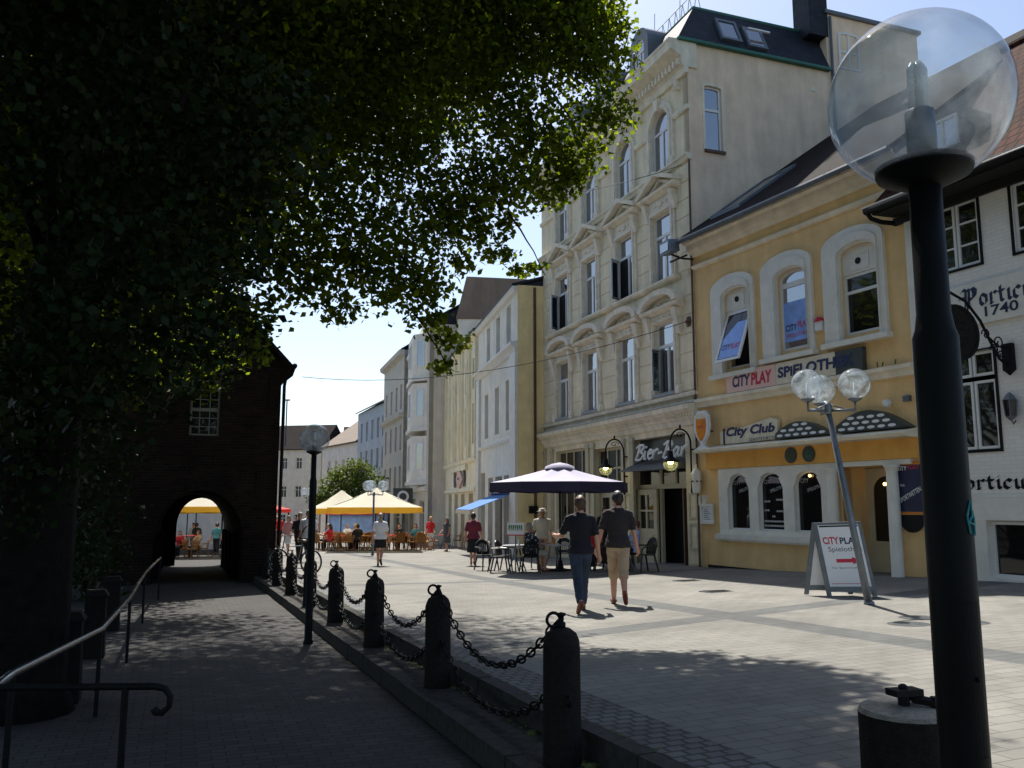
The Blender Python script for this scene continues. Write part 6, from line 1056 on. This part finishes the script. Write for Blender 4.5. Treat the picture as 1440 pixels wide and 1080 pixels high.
def loft(mb, rings, n=20):   # rings: (centre, rx, ry)
    vs = [(c[0] + rx * math.cos(2 * math.pi * j / n), c[1] + ry * math.sin(2 * math.pi * j / n), c[2]) for c, rx, ry in rings for j in range(n)]; k = len(rings)
    return mb.add(vs, [(i * n + j, i * n + (j + 1) % n, (i + 1) * n + (j + 1) % n, (i + 1) * n + j) for i in range(k - 1) for j in range(n)] + [tuple(range(n))[::-1], tuple((k - 1) * n + j for j in range(n))])
def limbt(mb, pts, rs, n=12):
    mb.tube(pts, rs, n)
    for p, r in zip(pts, rs): mb.sph(p, r * .99, n, 8)
def person(label, x, y, face, h=1.75, legs=((22, 8), (-18, 22)), arms=((-18, 8, 18), (20, 8, 25)), top='navy', sleeve=.75, bottom='jeans', kind='trousers', hem=0., hair='hairbrown', hairlen=0, skin='skin', shoe='leather', female=False, lean=0, vox=.016, z=None, seat=None, turn=0, hat=None, build=1.0, group=None, topcut=.86, barelegs=False, hold=None):
    k = h / 1.75; P = thing('person', label, 'person', (x, y, gz(x, y) if z is None else z), R(face), group); P.scale = (k, k, k)
    bx = build; sw = (.165 if female else .19) * bx; hipw = .095 if female else .088
    def leg(s, th, kn):
        hp = Vector((s * hipw, 0, .92)); kd = Vector((-s * .05, math.sin(R(th)), -math.cos(R(th)))); q = hp + kd * .44; a2 = R(th - kn); an = q + Vector((0, math.sin(a2), -math.cos(a2))) * .42
        fa = min(0, (th - kn) * .9) if kn > 12 and th < 10 else 0; fd = Vector((s * .12, math.cos(R(fa)), math.sin(R(fa)))).normalized(); up = Vector((0, -math.sin(R(fa)), math.cos(R(fa))))
        return hp, q, an, an + fd * .155 - up * .055, an - fd * .055 - up * .05, fd
    L = [leg(s, *q) for s, q in ((-1, legs[0]), (1, legs[1]))]; low = min(min(l[3].z, l[4].z) for l in L) - .028; dz = Vector((0, 0, -low)); L = [tuple(v + dz if i < 5 else v for i, v in enumerate(l)) for l in L]; pz = -low
    RL = Matrix.Rotation(-R(lean), 4, 'X'); piv = Vector((0, 0, .92 + pz))
    def up(v): return piv + RL @ (Vector(v) + Vector((0, 0, pz)) - piv)
    def arm(s, sw_, ab, el):
        sh = Vector((s * sw * .95, -.005, 1.372)); d = Vector((s * math.sin(R(ab)), math.sin(R(sw_)) * math.cos(R(ab)), -math.cos(R(sw_)) * math.cos(R(ab)))); e = sh + d * .285; f = Matrix.Rotation(R(el), 3, 'X') @ d; f = (f + Vector((-s * .12, 0, 0)) * min(1, el / 40)).normalized(); w = e + f * .25; return up(sh), up(e), up(w), (RL.to_3x3() @ f)
    A = [arm(s, *q) for s, q in ((-1, arms[0]), (1, arms[1]))]
    tz = [(.86, .155, .112), (.95, .165, .115), (1.05, .142 if not female else .128, .10), (1.16, .15 if not female else .132, .105), (1.27, .172 if not female else .15, .118 if not female else .125), (1.36, .168 if not female else .145, .105), (1.42, .125, .085), (1.465, .07, .06)]
    def ring(zz, rx, ry, g=0): c = up((0, 0, zz)); return ((c.x, c.y, c.z), rx * bx + g, ry * (bx if bx < 1.1 else bx * 1.1) + g)
    b = MB(); loft(b, [ring(*t) for t in tz]); HT = Matrix.Rotation(R(turn), 3, 'Z'); hc = Vector((0, .012, 1.63)); HDN = Vector((0, 0, -.040))
    def hd(v): return up(HT @ (Vector(v) - hc) + hc + HDN)
    limbt(b, [up((0, -.012, 1.42)), up((0, .004, 1.57))], [.056 if not female else .045, .05 if not female else .042])
    b.sph(hd((0, .005, 1.645)), (.074, .092, .105), 16, 12); b.sph(hd((0, .035, 1.585)), (.056, .062, .068), 12, 8); b.sph(hd((0, .102, 1.62)), (.014, .022, .02), 8, 6); b.sph(hd((0, .082, 1.54)), (.03, .02, .02), 8, 6)
    for s in (-1, 1): b.sph(hd((s * .077, .0, 1.625)), (.012, .022, .034), 8, 6)
    for (sh, e, w, f), s in zip(A, (-1, 1)):
        limbt(b, [sh, sh.lerp(e, .45), e, e.lerp(w, .35), w], [.056 * bx, .048 * bx, .039, .04, .027]); limbt(b, [w, w + f * .05, w + f * .09], [.026, .034, .032])
    for (sh, e, w, f) in A: limbt(b, [up((0, -.012, 1.47)), sh.lerp(up((0, -.01, 1.43)), .5), sh], [.045, .05, .052])
    for l in L:
        limbt(b, [l[0], l[0].lerp(l[1], .5), l[1], l[1].lerp(l[2], .35), l[2]], [.088 * bx, .072 * bx, .055, .056, .038]); limbt(b, [l[4] + Vector((0, 0, .02)), l[2].lerp(l[3], .55), l[3]], [.036, .036, .028])
    body = remesh(b, 'body', skin, P, vox, 3)
    # fingers rooted in the palm, curled, thumb from its side
    fg = MB()
    for (sh, e, w, f), s in zip(A, (-1, 1)):
        side = Vector((0, 1, 0)); side = (side - f * side.dot(f)).normalized(); inn = f.cross(side) * (-1 if s > 0 else 1); inn = inn if inn.x * -s > 0 else -inn
        for j, ln in enumerate((.062, .074, .068, .052)):
            o = w + f * .085 + side * (.024 - .016 * j); m1 = o + f * ln * .55 + inn * .006; fg.tube([o - f * .02, o + f * .01, m1, m1 + f * ln * .32 + inn * .022, m1 + f * ln * .36 + inn * .038], [.009, .0095, .009, .008, .006], 7)
        t0 = w + f * .035 + side * .024; fg.tube([t0 - side * .008, t0 + side * .022 + f * .02, t0 + side * .03 + f * .05 + inn * .012, t0 + side * .028 + f * .07 + inn * .018], [.012, .0115, .010, .007], 7)
    me = body.data; bm = bmesh.new(); bm.from_mesh(me); tm = bpy.data.meshes.new('t'); tm.from_pydata(fg.v, [], fg.f); bm.from_mesh(tm); bm.to_mesh(me); bm.free(); me.polygons.foreach_set('use_smooth', [True] * len(me.polygons))
    # face
    ey = MB(); [ey.sph(hd((s * .031, .082, 1.648)), (.013, .012, .008), 8, 6) for s in (-1, 1)]; ey.build('eyes', 'hairdark', P, True); MB().sph(hd((0, .091, 1.575)), (.022, .009, .006), 8, 6).build('mouth', 'maroon', P, True)
    # hair: cap open at the face
    rng = np.random.default_rng(abs(hash(label)) % 9999 if False else len(label) * 37 + int(abs(x) * 50)); hb = MB().sph((0, 0, 0), 1, 22, 16); vv = []
    for v in hb.v:
        v = Vector(v); g = 1.08 + .14 * rng.random() + .05 * math.sin(v.x * 9 + v.z * 7 + v.y * 6); facep = v.y > .35 and v.z < .45; lowp = v.z < -.45 and v.y > -.2
        if facep or lowp: g = .86
        vv.append(hd((v.x * .076 * g, .003 + v.y * .094 * g - .004, 1.652 + v.z * .104 * g)))
    hb.v = [tuple(v) for v in vv]
    if hairlen: limbt(hb, [hd((0, -.06, 1.62)), hd((0, -.075, 1.52)), hd((0, -.06, 1.62 - hairlen))], [.08, .085, .05])
    if hair: hb.build('hair', hair, P, True)
    if hat:
        hm = MB(); c = hd((0, .0, 1.70)); hm.lathe([(.16, -.012), (.165, 0), (.1, .012), (.095, .06), (.07, .09), (.001, .1)], c, 18, 1, 1.1); hm.build('hat', hat, P, True)
    # clothes
    t = MB(); g = .016; zs = [q for q in tz if q[0] >= topcut - .02]; loft(t, [ring(zs[0][0], zs[0][1] + .006, zs[0][2] + .006, g + .026), ring(.94, .165, .117, g + .02)] + [ring(*q, g) for q in zs[2:-1]] + [ring(1.45, .075, .066, g * .6)])
    for (sh, e, w, f) in A: limbt(t, [up((0, -.012, 1.448)), sh.lerp(up((0, -.01, 1.42)), .5) + Vector((0, 0, .012)), sh], [.055, .058, .06])
    for (sh, e, w, f) in A:
        en = sh.lerp(e, min(sleeve, 1)); pts = [sh, sh.lerp(en, .5), en]; rs = [.060 * bx, .062 * bx, .062 * bx]
        if sleeve > 1: pts += [e.lerp(w, (sleeve - 1))]; rs += [.044]
        if sleeve > 0: limbt(t, pts, rs)
    tp = remesh(t, 'shirt' if kind != 'dress' else 'dress_top', top, P, max(vox, .014), 5, .0035)
    if kind == 'trousers' or kind == 'shorts':
        q = MB(); loft(q, [ring(.80, .10, .08, .02), ring(.86, .155, .112, .022), ring(.93, .16, .112, .010)])
        for l in L:
            H3 = hem if hem else 1.93
            pts = [l[0], l[0].lerp(l[1], .5)]; rs = [.104 * bx, .092 * bx]
            if H3 <= 1: pts = [l[0], l[0].lerp(l[1], H3 * .5), l[0].lerp(l[1], H3)]; rs = [.106 * bx, .1 * bx, .095]
            else: pts += [l[1], l[1].lerp(l[2], (H3 - 1) * .55), l[1].lerp(l[2], H3 - 1)]; rs += [.078 if H3 > 1.5 else .088, .07 if H3 > 1.5 else .084, .062 if H3 > 1.5 else .082]
            limbt(q, pts, rs)
        remesh(q, 'trousers' if kind == 'trousers' else 'shorts', bottom, P, max(vox, .014), 4, .004)
    else:
        q = MB(); zt = 1.06 if kind == 'skirt' else 1.2; hb_ = hem or .5; fy = (L[0][1].y + L[1][1].y) * .3
        loft(q, [((0, 0, zt + pz), .145, .108), ((0, 0, .96 + pz), .175, .135), ((0, fy * .3, .8 + pz), .195, .16), ((0, fy, (hb_ + .8) / 2 + pz), .205, .19), ((0, fy * 1.2, hb_ + pz), .215, .215)], 24); remesh(q, 'skirt', bottom, P, max(vox, .014), 3, .004)
    if shoe:
        for l in L:
            s = MB(); c = (l[3] + l[4]) / 2 + Vector((0, 0, -.004)); fd = l[5]; dr = (l[3] - l[4]).normalized(); limbt(s, [l[4] + Vector((0, 0, .012)), c + Vector((0, 0, .01)), l[3] + dr * .02], [.04, .043, .034]); remesh(s, 'shoe', shoe, P, max(vox * .8, .011), 3)
    return P
W_ = 'passers-by in the street'
# the two men in front
person('man in navy T-shirt and blue jeans walking away, left of the two in front', 1.06, 13.45, 3, 1.80, ((-20, 22), (20, 6)), ((20, 20, 70), (-8, 12, 18)), 'navy', .72, 'jeans', 'trousers', 0, 'hairbrown', 0, 'skin', 'leather', False, 0, .011, turn=8)
mb_ = person('man in charcoal T-shirt and khaki shorts walking away, right of the front two', 1.74, 14.25, -4, 1.86, ((16, 6), (-16, 34)), ((-4, 16, 14), (6, 14, 14)), 'charcoal', .72, 'khaki', 'shorts', 1.18, 'hairdark', 0, 'skin', 'leather', False, 0, .011, turn=24)
MB().torus((-.315, .0, .965), .033, .008, (.2, .1, 1), 14, 6).build('wristwatch', 'railmetal', mb_)
# people further along the street
person('grey haired woman in a white top and dark skirt walking away mid street', -4.3, 28.3, 2, 1.70, ((10, 6), (-14, 30)), ((-10, 10, 12), (8, 12, 10)), 'shirtwhite', .75, 'blackcloth', 'skirt', .58, 'hairgrey', .06, 'skin', 'shoeblack', True, 0, .018, build=1.1)
person('woman in a maroon top and long black skirt walking away near the blue awning', -1.27, 28.4, -4, 1.70, ((8, 4), (-10, 14)), ((-8, 12, 20), (10, 12, 25)), 'maroon', .8, 'blackcloth', 'skirt', .40, 'hairdark', 0, 'skin', 'leather', True, 0, .018, build=1.15)
person('blond woman in red top and white three quarter trousers right of the cafe', -4.2, 44.6, 170, 1.70, ((4, 2), (-4, 4)), ((5, 10, 40), (5, 12, 30)), 'red', .8, 'shirtwhite', 'trousers', 1.6, 'hairblond', .16, 'skin', 'leather', True, 0, .022)
person('woman in a grey dress standing right of the woman in red', -3.2, 42.4, 150, 1.62, ((6, 4), (-6, 6)), ((6, 10, 30), (8, 10, 50)), 'greydress', .3, 'greydress', 'dress', .42, 'hairbrown', .1, 'skin', 'shoeblack', True, 0, .022)
pm = person('man in white shirt with a dark shoulder strap left of the slim lamp post', -6.45, 27.4, 172, 1.78, ((12, 8), (-12, 14)), ((6, 12, 55), (-6, 10, 30)), 'shirtwhite', .8, 'navy', 'trousers', 0, 'hairgrey', 0, 'tan', 'shoeblack', False, 0, .018, build=1.12)
MB().tube([(-.17, -.08, 1.44), (-.1, .13, 1.36), (.08, .155, 1.15), (.19, .06, 1.0), (.16, -.12, 1.05), (-.02, -.14, 1.28), (-.17, -.08, 1.44)], .016, 6).build('shoulder_strap', 'blackcloth', pm)
person('man in black pushing through the crowd behind the bollards', -7.5, 30.6, 185, 1.76, ((10, 6), (-10, 12)), ((20, 10, 30), (20, 10, 30)), 'blackcloth', .8, 'blackcloth', 'trousers', 0, 'hairgrey', 0, 'skin', 'shoeblack', False, 0, .02)
person('woman in pink top and white shorts near the gatehouse corner', -9.7, 37.5, 175, 1.68, ((12, 8), (-12, 14)), ((4, 10, 60), (-4, 10, 40)), 'pink', .4, 'shirtwhite', 'shorts', .9, 'hairdark', .12, 'skin', 'leather', True, 0, .022)
person('woman in a pale dress partly hidden by the gatehouse corner', -11.0, 39.5, 180, 1.66, ((6, 4), (-6, 6)), ((4, 10, 30), (-4, 10, 20)), 'pink', .5, 'beige', 'dress', .5, 'hairbrown', .1, 'skin', 'leather', True, 0, .024)
# terrace of the bar
person('man with a straw hat and white shirt standing at the back of the bar terrace', .92, 26.3, 178, 1.76, ((2, 1), (-2, 2)), ((6, 12, 20), (6, 12, 25)), 'beige', .85, 'khaki', 'trousers', 0, 'hairgrey', 0, 'tan', 'leather', False, 0, .018, hat='beige', build=1.15)
SIT = ((84, 86), (82, 80))
person('man in a dark flowered shirt sitting at a terrace table, seen from the side', .5, 24.15, -62, 1.74, SIT, ((40, 12, 60), (35, 12, 55)), 'hawaii', .8, 'beige', 'shorts', 1.0, 'hairgrey', 0, 'skin', 'leather', False, -2, .016, build=1.12)
person('person in light blue shirt sitting in the shade behind the walking men', 3.2, 22.75, 95, 1.72, SIT, ((40, 12, 60), (35, 12, 55)), 'lightblue', .8, 'navy', 'trousers', 0, 'hairbrown', 0, 'skin', 'shoeblack', False, -6, .02)
person('person in a red top sitting at the bar terrace between the two walking men', 2.35, 24.4, 160, 1.70, SIT, ((40, 12, 60), (35, 12, 55)), 'red', .8, 'blackcloth', 'trousers', 0, 'hairdark', 0, 'skin', 'shoeblack', True, 0, .02)
person('waiter in black standing by the bar wall behind the terrace', 2.75, 25.6, 185, 1.76, ((2, 1), (-2, 2)), ((20, 10, 60), (10, 10, 20)), 'blackcloth', 1.7, 'blackcloth', 'trousers', 0, 'hairdark', 0, 'skin', 'shoeblack', False, 0, .022)
# guests of the yellow cafe
for i, (x, y, f, t, hr, fem, lb) in enumerate(((-8.95, 42.6, 60, 'red', 'hairdark', True, 'guest in red at the left front of the yellow cafe'), (-7.55, 42.4, 20, 'blackcloth', 'hairdark', False, 'dark haired guest in black, back to the viewer, front of the yellow cafe'), (-7.9, 43.6, 160, 'beige', 'hairblond', True, 'blond guest in beige in the second row of the yellow cafe'),
      (-6.6, 44.2, -170, 'maroon', 'hairbrown', False, 'guest in maroon behind the white clad walking woman'), (-5.9, 45.2, 180, 'navy', 'hairdark', False, 'guest in navy at the back right of the yellow cafe'), (-8.6, 45.2, -150, 'shirtwhite', 'hairgrey', False, 'grey haired guest in white at the back left of the yellow cafe'), (-5.0, 44.9, 170, 'teal', 'hairbrown', True, 'guest in teal at the right end of the yellow cafe'), (-9.35, 44.0, 100, 'lightblue', 'hairgrey', False, 'guest in light blue at the left edge of the yellow cafe'),
      (-16.5, 43.0, 190, 'red', 'hairdark', True, 'guest in red seen through the gatehouse passage'), (-15.9, 43.9, 150, 'khaki', 'hairbrown', False, 'guest in khaki seen through the gatehouse passage'))):
    person(lb, x, y, f, 1.70, SIT, ((40, 12, 60), (35, 12, 55)), t, .8, 'navy', 'trousers', 0, hr, .1 if fem else 0, 'skin', 'shoeblack', fem, 0, .026, z=gz(x, y) + (PATH if x < -13 else 0), group='guests of the yellow cafe')
for x, y, f, t, lb in ((-17.3, 47.5, 10, 'blackcloth', 'standing person in black seen through the gatehouse passage'), (-16.4, 48.2, 185, 'navy', 'standing person in navy seen through the gatehouse passage'), (-15.9, 46.6, 30, 'teal', 'standing person in teal seen through the gatehouse passage'), (-17.9, 48.6, 170, 'beige', 'standing person in beige seen through the gatehouse passage')):
    person(lb, x, y, f, 1.72, ((6, 4), (-6, 6)), ((6, 10, 20), (8, 10, 25)), t, .8, 'navy', 'trousers', 0, 'hairdark', 0, 'skin', 'shoeblack', False, 0, .028, z=gz(x, y) + PATH, group='people seen through the passage')
# crowd further down the street
cw_ = [('shirtwhite', 'white'), ('red', 'red'), ('navy', 'navy'), ('pink', 'pink'), ('beige', 'beige'), ('teal', 'teal'), ('lightblue', 'light blue'), ('maroon', 'maroon'), ('blackcloth', 'black'), ('khaki', 'khaki')]
for i in range(16):
    t = cw_[i % 10]; y = 50 + i * 2.4; x = -.30 * y + random.uniform(-1.6, 2.6) + (2.4 if i % 3 == 0 else 0) + .8
    if i in (1, 4, 8): x = -.265 * y - .2
    b = random.choice(['navy', 'beige', 'blackcloth', 'jeans']); fem = i % 2 == 0
    person('far passer-by in %s %s, %s in the crowd from the viewer' % (t[1], {'navy': 'with navy trousers', 'beige': 'with beige trousers', 'blackcloth': 'with black trousers', 'jeans': 'in jeans'}[b], ['first', 'second', 'third', 'fourth', 'fifth', 'sixth', 'seventh', 'eighth', 'ninth', 'tenth', 'eleventh', 'twelfth', 'thirteenth', 'fourteenth', 'fifteenth', 'sixteenth'][i]), x, y, random.choice((0, 180)) + random.uniform(-20, 20), random.uniform(1.6, 1.82), ((14, 8), (-14, 14)), ((-10, 10, 15), (12, 10, 20)), t[0], .8, b, 'trousers', 0, random.choice(['hairdark', 'hairbrown', 'hairblond']), .1 if fem else 0, 'skin', 'shoeblack', fem, 0, .034, group='far passers-by')
